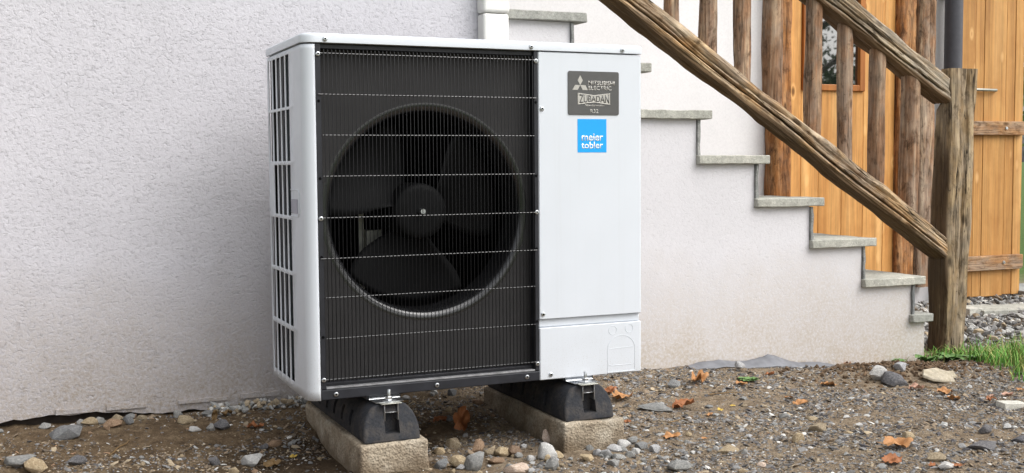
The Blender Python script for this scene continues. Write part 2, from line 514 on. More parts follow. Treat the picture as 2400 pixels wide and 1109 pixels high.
MAT['beam'] = m_wood('hewn_beam', [(0.15, 0.076, 0.032), (0.42, 0.265, 0.132), (0.66, 0.50, 0.31)], 0.50, crack=0.95, raw_shade=(0.085, 0.050, 0.024))
MAT['rail'] = m_wood('grey_rail', [(0.13, 0.085, 0.048), (0.33, 0.245, 0.155), (0.52, 0.43, 0.305)], 0.60, crack=0.7, raw_shade=(0.12, 0.070, 0.034))
MAT['post'] = m_wood('old_post', [(0.115, 0.072, 0.035), (0.305, 0.212, 0.116), (0.48, 0.36, 0.215)], 0.35, crack=0.95, fine=1.15, raw_shade=(0.085, 0.053, 0.029), axis=0, sgn=-1.0, r0=0.053, r1=0.060)
MAT['baluster'] = m_wood('peeled_baluster', [(0.15, 0.078, 0.042), (0.32, 0.180, 0.102), (0.54, 0.39, 0.26)], 0.40, crack=0.45, fine=1.4)
MAT['doorpost'] = m_wood('red_doorpost', [(0.13, 0.048, 0.015), (0.33, 0.135, 0.042), (0.52, 0.27, 0.115)], 0.15, crack=0.4)
MAT['pine'] = m_pine('oiled_pine', [(0.44, 0.185, 0.048), (0.66, 0.335, 0.105), (0.80, 0.49, 0.20)])
MAT['pine2'] = m_pine('shutter_pine', [(0.42, 0.195, 0.055), (0.64, 0.35, 0.118), (0.78, 0.49, 0.22)], 0.55)
MAT['pineframe'] = m_pine('frame_pine', [(0.30, 0.10, 0.022), (0.44, 0.165, 0.040), (0.56, 0.25, 0.075)])
MAT['batten'] = m_wood('batten_wood', [(0.22, 0.105, 0.042), (0.40, 0.215, 0.098), (0.52, 0.33, 0.18)], 0.45, crack=0.15)
MAT['gneiss'] = m_stone('gneiss_tread', [(0.31, 0.315, 0.29), (0.385, 0.39, 0.36), (0.47, 0.47, 0.435)], 55, 0.55)
MAT['slate'] = m_stone('riser_slate', [(0.17, 0.18, 0.18), (0.26, 0.27, 0.27), (0.35, 0.36, 0.35)], 50, 0.5)
STONE = {
 'g': m_stone('grey_stone', [(0.15, 0.155, 0.16), (0.23, 0.235, 0.235), (0.33, 0.33, 0.32)], 60),
 'dg': m_stone('dark_stone', [(0.075, 0.075, 0.082), (0.125, 0.125, 0.135), (0.22, 0.215, 0.22)], 60),
 't': m_stone('tan_stone', [(0.22, 0.165, 0.10), (0.34, 0.27, 0.175), (0.48, 0.41, 0.30)], 60),
 'b': m_stone('brown_stone', [(0.15, 0.095, 0.06), (0.24, 0.165, 0.11), (0.34, 0.25, 0.18)], 60),
 'w': m_stone('pale_stone', [(0.33, 0.335, 0.34), (0.45, 0.45, 0.45), (0.60, 0.60, 0.59)], 60),
 'p': m_stone('pinkish_stone', [(0.33, 0.24, 0.185), (0.46, 0.37, 0.31), (0.58, 0.50, 0.44)], 60),
 'c': m_stone('cream_flagstone', [(0.40, 0.34, 0.235), (0.52, 0.455, 0.335), (0.62, 0.56, 0.44)], 40),
 'cut': m_stone('cut_stone', [(0.44, 0.44, 0.41), (0.52, 0.52, 0.48), (0.62, 0.61, 0.57)], 70),
}
def m_glass():
    k = NT('door_glass', 0.02, 0.5)
    k.color((0.012, 0.014, 0.013))
    k.b.inputs['IOR'].default_value = 3.2
    return k.m
MAT['glass'] = m_glass()
def m_leaf(name, c0, c1):
    k = NT(name, 0.6, 0.3)
    v = k.coord(rand=True)
    c = k.ramp(k.noise(v, 55, 5, 0.65), [(0.3, c0), (0.65, c1)])
    c = k.mix(k.ramp(k.noise(v, 22, 3), [(0.60, 0.0), (0.72, 0.6)]), c, [q * 0.35 for q in c0])
    k.color(c)
    return k.m
LEAFM = {'o': m_leaf('orange_leaf', (0.30, 0.125, 0.042), (0.48, 0.255, 0.105)),
 'r': m_leaf('russet_leaf', (0.19, 0.062, 0.022), (0.36, 0.145, 0.055)),
 'b': m_leaf('brown_leaf', (0.11, 0.065, 0.028), (0.22, 0.14, 0.06)),
 'p': m_leaf('pink_leaf', (0.36, 0.185, 0.13), (0.52, 0.33, 0.24)),
 'y': m_leaf('yellow_leaf', (0.42, 0.27, 0.05), (0.62, 0.44, 0.10))}
MAT['weed'] = m_leaf('weed_green', (0.085, 0.165, 0.045), (0.17, 0.29, 0.10))
MAT['treeleaf'] = m_leaf('tree_foliage', (0.045, 0.085, 0.020), (0.115, 0.17, 0.050))
MAT['bark'] = m_wood('tree_bark', [(0.05, 0.04, 0.03), (0.10, 0.08, 0.06), (0.18, 0.15, 0.12)], 0.3)

# ------------------------------------------------------------------ ground
def gh0(x, y):
    z = -0.205 + .05 * S(.25, .70, y) * (1 - S(1.6, 2.6, x)) - .02 * S(1.8, 2.9, x) * S(.3, .7, y)
    z += .04 * math.exp(-((x - 2.5) / .32) ** 2 - ((y - .45) / .15) ** 2)
    z -= .022 * math.exp(-((x + .02) / .16) ** 2 - ((y - .12) / .22) ** 2)
    return z
def gh(x, y):
    z = gh0(x, y)
    if -3 < x < 7 and -3 < y < 3:
        z += .010 * (mn.noise((x * 4, y * 4, 1.3))) + .007 * mn.noise((x * 13, y * 13, 4.1)) + .004 * mn.noise((x * 31, y * 31, 2.2))
        z += .030 * max(0, mn.noise((x * 11, y * 11, 7.7)) + .4 * mn.noise((x * 27, y * 27, 3.7))) * math.exp(-((x - 2.55) / .35) ** 2 - ((y - .48) / .2) ** 2)
    return z
def axis_pts(a, b, step, far):
    return np.concatenate([-np.geomspace(far, 1.0, 14) + a, np.arange(a, b, step), np.geomspace(1.0, far, 14) + b])
gx = axis_pts(-1.6, 5.6, 0.018, 400.0)
gy = axis_pts(-1.8, 2.4, 0.018, 400.0)
GV = np.array([(x, y, gh(float(x), float(y))) for y in gy for x in gx])
nx = len(gx)
ii, jj = np.meshgrid(np.arange(nx - 1), np.arange(len(gy) - 1))
a = (jj * nx + ii).ravel()
GF = np.stack([a, a + 1, a + 1 + nx, a + nx], 1)
ground = fast_mesh('ground', GV, GF, MAT['soil'], smooth=True)
tag(ground, 'brown soil yard mixed with gravel in front of the house', 'ground', kind='structure')

# ------------------------------------------------------------------ left wall
def ragged_wall():
    t = thing('rendered_wall', (-1.5, 0.9, 0.0), 'lavender grey rough rendered wall behind and left of the heat pump', 'wall')
    xs = np.arange(-5.0, 0.93, 0.02).tolist() + [0.93]
    mb = MB()
    V, F = [], []
    for i, x in enumerate(xs):
        zb = -0.128 + 0.012 * mn.noise((x * 5, 0.3, 0)) + 0.009 * mn.noise((x * 23, 1.7, 0))
        zb -= 0.024 * S(-0.52, -0.30, x)
        yb = 0.745 - 0.004 * max(0, mn.noise((x * 11, 5, 0)))
        V += [(x, 0.778, zb), (x, yb, zb), (x, 0.7445, zb + 0.03), (x, 0.7445, 3.2), (x, 0.778, 3.2)]
    for i in range(len(xs) - 1):
        for k in range(4):
            b = i * 5 + k
            F.append((b, b + 5, b + 6, b + 1))
    mb.add(V, F)
    mb.build('plaster', MAT['wall'], t, fix=False)
    MB().box(-5, 0.925, 0.779, 2.19, -0.5, 3.19).build('foundation', MAT['found'], t)
    # chips of loose plaster crumbling off the bottom edge
    for x, w, h in ((-0.62, .10, .014), (-0.47, .12, .010), (-0.05, .13, .016), (-0.25, .16, .008)):
        pts = [(x + w * q, -0.118 + h * (0.6 + 0.8 * mn.noise((x * 3 + q * 4, 2, 0)))) for q in [k / 8 for k in range(9)]]
        poly = [(px, -0.124) for px, _ in pts[::-1]] + pts
        MB().prism([(px, pz) for px, pz in poly], 0.736, 0.7442).build('plaster_flake', MAT['wall'], t)
ragged_wall()

# ------------------------------------------------------------------ staircase
NOSE = [(1.243 + 0.2753 * (i - 1), 1.2 - 0.1755 * (i - 1)) for i in range(0, 8)]   # 0..7
NOSE.append((2.942, -0.02))                                                       # the lowest, short step
stair = thing('staircase', (1.9, 1.1, 0.0), 'outdoor staircase with lavender rendered side and grey stone treads', 'staircase')
sw = MB()
xs_ = [0.931] + [NOSE[i][0] - (.061 if i < 8 else .030) for i in range(len(NOSE))]
for i in range(len(NOSE)):
    # one stepped front, back and top; columns share their borders
    x0, x1, zt = xs_[i], xs_[i + 1], NOSE[i][1] - .035
    zl = NOSE[i + 1][1] - .035 if i + 1 < len(NOSE) else -0.5
    sw.add([(x0, .745, -.5), (x1, .745, -.5), (x1, .745, zl), (x1, .745, zt), (x0, .745, zt)], [(0, 1, 2, 3, 4)] if zl > -.5 else [(0, 1, 3, 4)])
    sw.add([(x0, 1.60, -.5), (x1, 1.60, -.5), (x1, 1.60, zt), (x0, 1.60, zt)], [(3, 2, 1, 0)])
    sw.add([(x0, .745, zt), (x1, .745, zt), (x1, 1.60, zt), (x0, 1.60, zt)], [(0, 1, 2, 3)])
    sw.add([(x1, .745, zl), (x1, 1.60, zl), (x1, 1.60, zt), (x1, .745, zt)], [(0, 1, 2, 3)])
sw.build('side_wall', MAT['stairwall'], stair, fix=False)
def slab(x0, x1, y0, y1, z0, z1, seed, rough=0.0025):
    mb = MB()
    bm = bmesh.new()
    bmesh.ops.create_cube(bm, size=1.0)
    for v in bm.verts:
        v.co = Vector((x0 + (v.co.x + .5) * (x1 - x0), y0 + (v.co.y + .5) * (y1 - y0), z0 + (v.co.z + .5) * (z1 - z0)))
    # cut lengthwise so that the visible edges can wander
    for axis, a0, a1 in ((0, x0, x1), (1, y0, y1), (2, z0, z1)):
        nseg = max(1, int((a1 - a0) / (0.018 if axis != 1 else 0.06)))
        for k in range(1, nseg):
            co = Vector((0, 0, 0)); co[axis] = a0 + (a1 - a0) * k / nseg
            no = Vector((0, 0, 0)); no[axis] = 1
            bmesh.ops.bisect_plane(bm, geom=bm.verts[:] + bm.edges[:] + bm.faces[:], plane_co=co, plane_no=no)
    for v in bm.verts:
        p = v.co * 28 + Vector((seed * 9.1, seed * 3.3, seed))
        v.co += rough * mn.noise_vector(p) + rough * 0.8 * mn.noise_vector(p * 0.25)
    bm.verts.index_update()
    mb.v = [tuple(v.co) for v in bm.verts]
    mb.f = [tuple(v.index for v in f.verts) for f in bm.faces]
    bm.free()
    return mb
for i, (x, z) in enumerate(NOSE):
    xl = NOSE[i - 1][0] - .060 if i else 0.6
    if i == 8: xl = 2.824
    slab(xl, x, 0.720, 1.62, z - .0345, z, i + 1).build('tread', MAT['gneiss'], stair, smooth=True, angle=35, bevel=0.003, seg=1)
for i, (x, z) in enumerate(NOSE[:8]):
    zn = NOSE[i + 1][1]
    slab(x - .060, x - .049, 0.733, 1.60, zn + .001, z - .0365, 20 + i, 0.004).build('riser', MAT['slate'], stair, smooth=True, angle=35)

# ------------------------------------------------------------------ house behind the stairs
house = thing('house', (3.2, 2.3, 0.0), 'white rendered house front with wooden door behind the staircase', 'house')
MB().box(-3.0, 5.045, 2.2, 6.0, -0.5, 4.2).build('wall', MAT['white'], house)
roof = MB().prism([(-3.4, 4.2), (5.5, 4.2), (5.5, 4.36), (-3.4, 4.36)], 1.9, 6.4).build('roof', MAT['slate'], house)
def log_mesh(L, sect, seed, amp=0.004, cracks=(), n=40, step=0.02, taper=None):
    """closed log along +Z from 0 to L. sect(t)->(half a, half b, exponent)"""
    nz = max(8, int(L / step))
    V, F = [], []
    for i in range(nz + 1):
        t = i / nz
        z = L * t
        ha, hb, ex = sect(t)
        for k in range(n):
            th = 2 * math.pi * k / n
            c, s = math.cos(th), math.sin(th)
            rr = (abs(c) ** ex + abs(s) ** ex) ** (-1 / ex)
            x, y = ha * rr * c, hb * rr * s
            d = Vector((c, s, 0))
            w = amp * (mn.noise((c * 1.6 + seed, s * 1.6, z * 5)) * 1.0 + 0.55 * mn.noise((c * 5 + seed, s * 5, z * 9)) + 0.45 * mn.noise((c * 14, s * 14 + seed, z * 2.5)))
            for (ang, z0, z1, dep, wid) in cracks:
                if z0 < z < z1:
                    aa = ang + 0.25 * mn.noise((seed + ang, z * 2.2, 3)) + 0.06 * mn.noise((seed, z * 14, 8))
                    df = abs((th - aa + math.pi) % (2 * math.pi) - math.pi)
                    e = min(1, (z - z0) / .08, (z1 - z) / .08)
                    if df < wid: w -= dep * e * (1 - df / wid)
            V.append((x + d.x * w, y + d.y * w, z + (0.003 * mn.noise((x * 60, y * 60, seed)) if i in (0, nz) else 0)))
    for i in range(nz):
        for k in range(n):
            a_, b_ = i * n + k, i * n + (k + 1) % n
            F.append((a_, b_, b_ + n, a_ + n))
    F.append(tuple(range(n - 1, -1, -1)))
    F.append(tuple(range(nz * n, nz * n + n)))
    return V, F
def put_log(name, mat, parent, p0, p1, side, sect, seed, **kw):
    """log from p0 to p1 whose local X axis lies along 'side'"""
    p0, p1 = Vector(p0), Vector(p1)
    zax = (p1 - p0).normalized()
    xax = Vector(side); xax = (xax - xax.dot(zax) * zax).normalized()
    yax = zax.cross(xax)
    V, F = log_mesh((p1 - p0).length, sect, seed, **kw)
    me = bpy.data.meshes.new(name)
    me.from_pydata(V, [], F); me.update()
    me.polygons.foreach_set('use_smooth', [True] * len(me.polygons))
    me.set_sharp_from_angle(angle=math.radians(50))
    me.materials.append(mat)
    o = bpy.data.objects.new(name, me)
    COL.objects.link(o)
    o.parent = parent
    mw = Matrix(((xax.x, yax.x, zax.x), (xax.y, yax.y, zax.y), (xax.z, yax.z, zax.z))).to_4x4()
    mw.translation = p0 - world_loc(parent)
    o.matrix_basis = mw
    return o
put_log('door_post', MAT['doorpost'], house, (3.187, 2.155, -0.22), (3.187, 2.155, 2.1), (1, 0, 0), lambda t: (.060, .055, 5), 3.1, amp=0.006, n=36)
put_log('door_post', MAT['doorpost'], house, (4.092, 2.165, -0.22), (4.092, 2.165, 2.1), (1, 0, 0), lambda t: (.065, .045, 6), 4.7, amp=0.004, n=36)
put_log('door_post', MAT['baluster'], house, (4.222, 2.150, -0.10), (4.222, 2.150, 2.3), (1, 0, 0), lambda t: (.064, .058, 3.5), 5.9, amp=0.006, n=36)
put_log('lintel', MAT['doorpost'], house, (3.12, 2.15, 1.96), (4.16, 2.15, 1.96), (0, 1, 0), lambda t: (.055, .06, 5), 6.2, amp=0.004, n=32)
def plank(mat, parent, x0, x1, y0, y1, z0, z1, name='plank', bev=0.0035):
    return MB().box(x0, x1, y0, y1, z0, z1).build(name, mat, parent, bevel=bev, seg=2, origin=((x0 + x1) / 2, (y0 + y1) / 2, z0))
MB().box(3.2475, 4.03, 2.190, 2.1990, -0.21, 1.91).build('door_backing', MAT['pineframe'], house)
door = bpy.data.objects.new('door', None); COL.objects.link(door); door.parent = house; door.location = Vector((3.64, 2.18, -0.2)) - world_loc(house)
door['label'] = 'orange pine plank door with a glazed upper window'
g = 0.0008
for x0, x1 in ((3.249, 3.352), (3.795, 3.945), (3.945, 4.026)):
    plank(MAT['pine'], door, x0 + g, x1 - g, 2.162, 2.1895, -0.20, 1.90)
for x0, x1 in ((3.352, 3.475), (3.475, 3.640), (3.640, 3.795)):
    plank(MAT['pine'], door, x0 + g, x1 - g, 2.162, 2.1895, -0.20, 1.052)
    plank(MAT['pine'], door, x0 + g, x1 - g, 2.162, 2.1895, 1.772, 1.90)
fr = ((3.354, 3.393, 1.046, 1.776), (3.754, 3.793, 1.046, 1.776), (3.393, 3.754, 1.046, 1.082), (3.393, 3.754, 1.742, 1.776))
for x0, x1, z0, z1 in fr:
    plank(MAT['pineframe'], door, x0, x1, 2.146, 2.186, z0, z1, 'window_frame', 0.004)
MB().box(3.389, 3.758, 2.168, 2.176, 1.078, 1.746).build('pane', MAT['glass'], door)
# dark rain pipe
pz = MB().tube([(4.425, 2.115, -0.3), (4.425, 2.115, 4.1)], 0.052, 28).build('downpipe', MAT['pipe'], house, smooth=True)
MB().tube([(4.425, 2.115, 1.62), (4.425, 2.115, 1.66)], 0.056, 28).box(4.40, 4.45, 2.16, 2.199, 1.625, 1.655).build('pipe_bracket', MAT['pipe'], pz, smooth=True)
# ledged plank door on the right, hung on the wall
sh = bpy.data.objects.new('shutter_door', None); COL.objects.link(sh); sh.parent = house; sh.location = Vector((4.77, 2.15, -0.19)) - world_loc(house)
sh['label'] = 'amber plank barn door with two horizontal battens at the right edge'
edges = [4.490, 4.640, 4.712, 4.893, 4.968, 5.040]
for k in range(5):
    plank(MAT['pine2'], sh, edges[k] + .0012, edges[k + 1] - .0012, 2.150 + 0.002 * (k % 2), 2.180, -0.187 - 0.003 * (k % 3), 2.25, bev=0.003)
for z0, z1 in ((-.028, .062), (.799, .883), (1.9, 1.985)):
    bt = MB().prism([(4.490, z0), (5.020, z0), (5.034, z0 + .012), (5.034, z1 - .006), (5.028, z1), (4.490, z1)], 2.120, 2.1498).build('batten', MAT['batten'], None, bevel=0.004)
    bt.parent = sh; bt.location = -world_loc(sh)
    # grain must run along the batten: turn its mesh so that local Z is the batten's length
    me = bt.data
    ctr = Vector((4.76, 2.135, (z0 + z1) / 2))
    R = Matrix(((0, 0, 1), (0, 1, 0), (-1, 0, 0)))
    for v in me.vertices: v.co = R.transposed() @ (v.co - ctr)
    bt.matrix_basis = Matrix.Translation(ctr - world_loc(sh)) @ R.to_4x4()
    bl = MB().lathe([(0.0001, -.008), (.008, -.008), (.011, -.004), (.011, .001)], (4.868, 2.1195, (z0 + z1) / 2), 'Y', 14).build('bolt', MAT['metal'], None, smooth=True)
    bl.parent = sh; bl.location = -world_loc(sh)
hk = MB().tube([(4.575, 2.148, 1.072), (4.585, 2.13, 1.072), (4.79, 2.128, 1.071), (4.80, 2.148, 1.071)], .009, 10).build('latch_bar', MAT['dullmetal'], None, smooth=True)
hk.parent = sh; hk.location = -world_loc(sh)

# ------------------------------------------------------------------ railing
rail = thing('stair_railing', (3.16, 0.86, -0.24), 'rustic log railing with round balusters beside the stone stairs', 'railing')
def post_mesh():
    V, F = [], []
    nz, n = 90, 56
    for i in range(nz + 1):
        t = i / nz
        z = -0.30 + (1.055 + 0.30) * t
        xl = 3.092 + 0.012 * t + .004 * math.sin(t * 9)
        xr = 3.212 + 0.052 * t ** 0.9 - 0.010 * math.exp(-((t - .12) / .1) ** 2)
        d = 0.128 - 0.018 * t - 0.035 * S(.86, .9, t)
        cx, cy, ha, hb = (xl + xr) / 2, .80 + d / 2, (xr - xl) / 2, d / 2
        for k in range(n):
            th = 2 * math.pi * k / n
            c, s = math.cos(th), math.sin(th)
            rr = (abs(c) ** 6 + abs(s) ** 6) ** (-1 / 6)
            w = .008 * (mn.noise((c * 1.5, s * 1.5, z * 4)) + .6 * mn.noise((c * 6, s * 6, z * 3.5)) + .8 * mn.noise((c * 17, s * 17, z * 1.6)))
            for ang, z0, z1, dep, wid in ((-1.45, -.1, 1.2, .022, .10), (-1.95, 0.1, .9, .010, .09), (-1.12, -.3, .55, .012, .08), (-2.9, -.2, .8, .008, .1)):
                if z0 < z < z1:
                    aa = ang + .16 * mn.noise((ang, z * 2.6, 1)) + .05 * mn.noise((ang, z * 15, 5))
                    df = abs((th - aa + math.pi) % (2 * math.pi) - math.pi)
                    if df < wid: w -= dep * (1 - df / wid) * min(1, (z - z0) / .1, (z1 - z) / .1 if z1 < 1.06 else 1)
            V.append((cx + (ha * rr + w) * c, cy + (hb * rr + w) * s, z))
    for i in range(nz):
        for k in range(n):
            a_, b_ = i * n + k, i * n + (k + 1) % n
            F.append((a_, b_, b_ + n, a_ + n))
    F.append(tuple(range(nz * n, nz * n + n)))
    F.append(tuple(range(n - 1, -1, -1)))
    mb = MB(); mb.v, mb.f = V, F
    return mb
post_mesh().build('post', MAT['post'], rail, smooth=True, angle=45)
bl0 = lambda X: 1.129 - .630 * (X - 1.712)
rl0 = lambda X: 1.140 - .573 * (X - 2.785)
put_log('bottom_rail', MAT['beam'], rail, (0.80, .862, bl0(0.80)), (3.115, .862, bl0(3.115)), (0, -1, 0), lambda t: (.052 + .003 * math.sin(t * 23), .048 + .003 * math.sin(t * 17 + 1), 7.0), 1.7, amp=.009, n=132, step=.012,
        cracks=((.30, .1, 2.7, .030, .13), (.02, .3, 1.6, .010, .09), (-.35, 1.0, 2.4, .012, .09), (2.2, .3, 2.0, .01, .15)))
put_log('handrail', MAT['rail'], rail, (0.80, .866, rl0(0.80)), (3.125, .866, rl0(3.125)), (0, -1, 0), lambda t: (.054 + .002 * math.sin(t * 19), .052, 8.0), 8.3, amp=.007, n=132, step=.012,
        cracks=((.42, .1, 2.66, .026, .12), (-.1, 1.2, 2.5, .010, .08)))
for k, (x, r) in enumerate(((1.690, .030), (1.862, .036), (2.030, .033), (2.178, .040), (2.386, .0345), (2.560, .0315), (2.732, .0345), (2.918, .041), (1.505, .034), (1.33, .033), (1.16, .033))):
    z0, z1 = bl0(x) + .01, rl0(x) - .015
    put_log('baluster', MAT['baluster'], rail, (x, .862, z0), (x + .006 * math.sin(k * 2.1), .858, z1), (1, 0, 0),
            (lambda r: lambda t: (r * (1 + .06 * math.sin(t * 7 + r * 900)), r * .95, 2.4))(r), 11.0 + k * 1.37, amp=.0035, n=28, step=.025,
            cracks=((-1.3 + .5 * math.sin(k), .1, .6, .004, .15),))

# ------------------------------------------------------------------ white pipe duct on the wall
duct = thing('pipe_duct', (0.86, 0.71, 0.2), 'cream white plastic pipe duct climbing the wall behind the heat pump', 'duct')
MB().box(0.812, 0.910, 0.680, 0.7435, 0.15, 1.176).build('duct_cover', MAT['duct'], duct, bevel=.010, seg=4)
MB().box(0.810, 0.912, 0.677, 0.7435, 1.178, 1.42).build('coupling', MAT['duct'], duct, bevel=.011, seg=4)
MB().box(0.812, 0.910, 0.680, 0.7435, 1.4205, 2.9).build('duct_cover', MAT['duct'], duct, bevel=.010, seg=4)

# ------------------------------------------------------------------ heat pump
hp = thing('heat_pump', (0.525, 0.226, -0.012), 'white air source heat pump with black fan grille standing on two rubber supports', 'heat pump')
W, D, HS = 1.05, 0.453, 0.9755
# left side panel with slotted openings, bent round the front corner
def side_panel():
    yb = [D, 0.432, .392, .376, .336, .320, .279, .264, .221, .205, .164, .10, .034]
    rows = [(.027, .172), (.186, .333), (.345, .492), (.503, .648), (.659, .805), (.813, .960)]
    zb = [0.0, .027, .172, .186, .333, .345, .492, .503, .648, .659, .805, .813, .960, HS - .003]
    pts = [(0.0, y) for y in yb]
    for k in range(1, 9):
        t = math.pi / 2 * k / 8
        pts.append((.034 - .034 * math.cos(t), .034 - .034 * math.sin(t)))
    mb = MB()
    V = [(x, y, z) for z in zb for x, y in pts]
    n = len(pts)
    F = []
    for j in range(len(zb) - 1):
        for i in range(n - 1):
            slot = j % 2 == 1 and j < 13 and i in (1, 3, 5, 7, 9)
            if slot and not (j == 7 and i == 1):
                continue
            F.append((j * n + i, j * n + i + 1, (j + 1) * n + i + 1, (j + 1) * n + i))
    mb.add(V, F)
    # make sure normals point outwards before the sheet gets its thickness
    o = mb.build('side_panel', MAT['paint'], hp, smooth=True, angle=30, fix=False)
    me = o.data
    if me.polygons[0].normal.x > 0: me.flip_normals()
    m = o.modifiers.new('solid', 'SOLIDIFY'); m.thickness = .0024; m.offset = -1
    return o
sp = side_panel()
# handle pocket in the side
MB().tube([(-.0005, .1655, .578), (-.0005, .074, .578), (-.0005, .066, .570), (-.0005, .066, .512), (-.0005, .074, .504), (-.0005, .1655, .504)], .0016, 6).build('handle_rim', MAT['paint'], sp, smooth=True)
MB().box(-.0014, -.0002, .084, .158, .512, .552).build('handle_pocket', MAT['paintin'], sp)
MB().tube([(-.0005, .452, .572), (-.0005, .440, .572), (-.0005, .434, .565), (-.0005, .434, .517), (-.0005, .440, .510), (-.0005, .452, .510)], .0014, 6).build('handle_rim', MAT['paint'], sp, smooth=True)
# coil behind the slots
cb = MB().box(.030, .052, .045, .450, .012, .965)
co = cb.build('coil', MAT['coil'], hp)
nub = MB()
for k in range(44):
    z = .03 + k * .0213
    for y in (.185, .243):
        nub.box(.020, .030, y - .011, y + .011, z, z + .006)
tag(nub.build('tube_bends', MAT['dullmetal'], co), kind='stuff')
for y in (.300, .354, .410):
    MB().box(.012, .020, y - .012, y + .004, .02, .965).build('guard_strip', MAT['black'], co)
# lid
def lid():
    def outline(inset):
        x0, x1, y0, y1 = -.003 + inset, W + .003 - inset, -.004 + inset, D + .003 - inset
        P = []
        for cx, cy, r, a0 in ((x0, y1, .004, 90), (x0, y0, .040 - inset, 180), (x1, y0, .012, 270), (x1, y1, .004, 0)):
            sx = 1 if cx == x0 else -1
            sy = 1 if cy == y0 else -1
            for k in range(9):
                t = math.radians(a0 + 90 * k / 8)
                P.append((cx + sx * r + r * math.cos(t), cy + sy * r + r * math.sin(t)))
        return P
    lv = [(0.006, .9765), (0.0, .9775), (0.0, .994), (.0012, .9985), (.0045, 1.0018), (.010, 1.003)]
    V, F = [], []
    for ins, z in lv:
        o_ = outline(ins); n = len(o_)
        V += [(x, y, z) for x, y in o_]
    for j in range(len(lv) - 1):
        for k in range(n):
            F.append((j * n + k, j * n + (k + 1) % n, (j + 1) * n + (k + 1) % n, (j + 1) * n + k))
    F.append(tuple(range((len(lv) - 1) * n, len(lv) * n)))
    F.append(tuple(range(n - 1, -1, -1)))
    MB().add(V, F).build('lid', MAT['paint'], hp, smooth=True, angle=40)
lid()
# black front frame round the fan
MB().box(.0350, .0500, .0005, .046, .030, .9745).build('front_frame', MAT['black'], hp, bevel=.0015)
MB().box(.6860, .6972, .0005, .046, .030, .9745).build('front_frame', MAT['black'], hp, bevel=.0015)
MB().box(.0503, .6857, .012, .046, .962, .9745).build('front_frame', MAT['black'], hp, bevel=.0015)
MB().box(.0350, .6985, -.0015, .060, .0005, .0285).build('base_strip', MAT['black'], hp, bevel=.0025, seg=3)
MB().box(.0503, .6857, .0025, .0395, .0288, .0345).build('drip_ledge', MAT['dusty_lit'], hp, bevel=.002)
MB().box(.0503, .6857, .0200, .0395, .0346, .0440).build('drip_ledge', MAT['black'], hp, bevel=.002)
FC = (.3655, .510)
def fan_plate():
    n = 128
    x0, x1, z0, z1 = .0498, .6862, .0440, .9625
    V, F = [], []
    R = .312
    for k in range(n):
        t = 2 * math.pi * k / n
        c, s = math.cos(t), math.sin(t)
        V.append((FC[0] + R * c, .0400, FC[1] + R * s))
        q = min(((x1 - FC[0]) / c if c > 1e-6 else 1e9), ((x0 - FC[0]) / c if c < -1e-6 else 1e9), ((z1 - FC[1]) / s if s > 1e-6 else 1e9), ((z0 - FC[1]) / s if s < -1e-6 else 1e9))
        V.append((FC[0] + q * c, .0400, FC[1] + q * s))
    for k in range(n):
        a_, b_ = 2 * k, 2 * ((k + 1) % n)
        F.append((a_, b_, b_ + 1, a_ + 1))
    # square off the corners
    for cx, cz in ((x0, z0), (x1, z0), (x1, z1), (x0, z1)):
        best = sorted(range(n), key=lambda k: (V[2 * k + 1][0] - cx) ** 2 + (V[2 * k + 1][2] - cz) ** 2)[0]
        V[2 * best + 1] = (cx, .0400, cz)
    MB().add(V, F).build('fan_plate', MAT['blackplate'], hp)
fan_plate()
MB().lathe([(.312, .0400), (.306, .0398), (.299, .0405), (.292, .0435), (.287, .050), (.2845, .060), (.284, .075), (.284, .150)], (FC[0], 0, FC[1]), 'Y', 96).build('bell_mouth', MAT['ring'], hp, smooth=True, angle=60)
MB().box(.045, .690, .395, .400, .02, .965).build('rear_coil', MAT['hole'], hp)
MB().add([(.055, .151, .05), (.690, .151, .05), (.690, .395, .05), (.055, .395, .05)], [(0, 1, 2, 3)]).add([(.690, .041, .05), (.690, .395, .05), (.690, .395, .965), (.690, .041, .965)], [(0, 1, 2, 3)]).build('inner_bulkhead', MAT['hole'], hp)
for x0 in (.236,):
    MB().box(x0, x0 + .016, .300, .306, .06, .95).build('motor_bracket', MAT['dullmetal'], hp)
MB().box(.252, .300, .270, .300, .385, .450).build('motor_bracket', MAT['dullmetal'], hp, bevel=.002)
# fan
fan = bpy.data.objects.new('fan', None); COL.objects.link(fan); fan.parent = hp; fan.location = Vector((FC[0], .15, FC[1])) - world_loc(hp)
MB().lathe([(.0001, .098), (.060, .098), (.075, .1005), (.081, .106), (.083, .125), (.083, .21)], (FC[0], 0, FC[1]), 'Y', 64, cap1=True).build('hub', MAT['fan'], fan, smooth=True, angle=50)
MB().lathe([(.0001, .078), (.0075, .078), (.0085, .081), (.0085, .099)], (FC[0] , 0, FC[1]), 'Y', 14).build('shaft_end', MAT['metal'], fan, smooth=True)
def blade(th0):
    V, F = [], []
    nr_, nt = 14, 14
    for i in range(nr_ + 1):
        u = i / nr_
        r = .074 + (.268 - .074) * u
        span = math.radians(66 + 20 * math.sin(u * math.pi * .8))
        mid = math.radians(th0) + math.radians(6) * u
        for j in range(nt + 1):
            v = j / nt
            th = mid + span * (v - .5)
            yy = .158 - .075 * (v - .5) * (1.15 - .45 * u) + .012 * math.sin(v * math.pi)
            V.append((FC[0] + r * math.cos(th), yy, FC[1] + r * math.sin(th)))
    for i in range(nr_):
        for j in range(nt):
            a_ = i * (nt + 1) + j
            F.append((a_, a_ + 1, a_ + nt + 2, a_ + nt + 1))
    return MB().add(V, F).build('blade', MAT['fan'], fan, smooth=True, angle=80, solid=.003)
for th in (-104, 16, 136): blade(th)
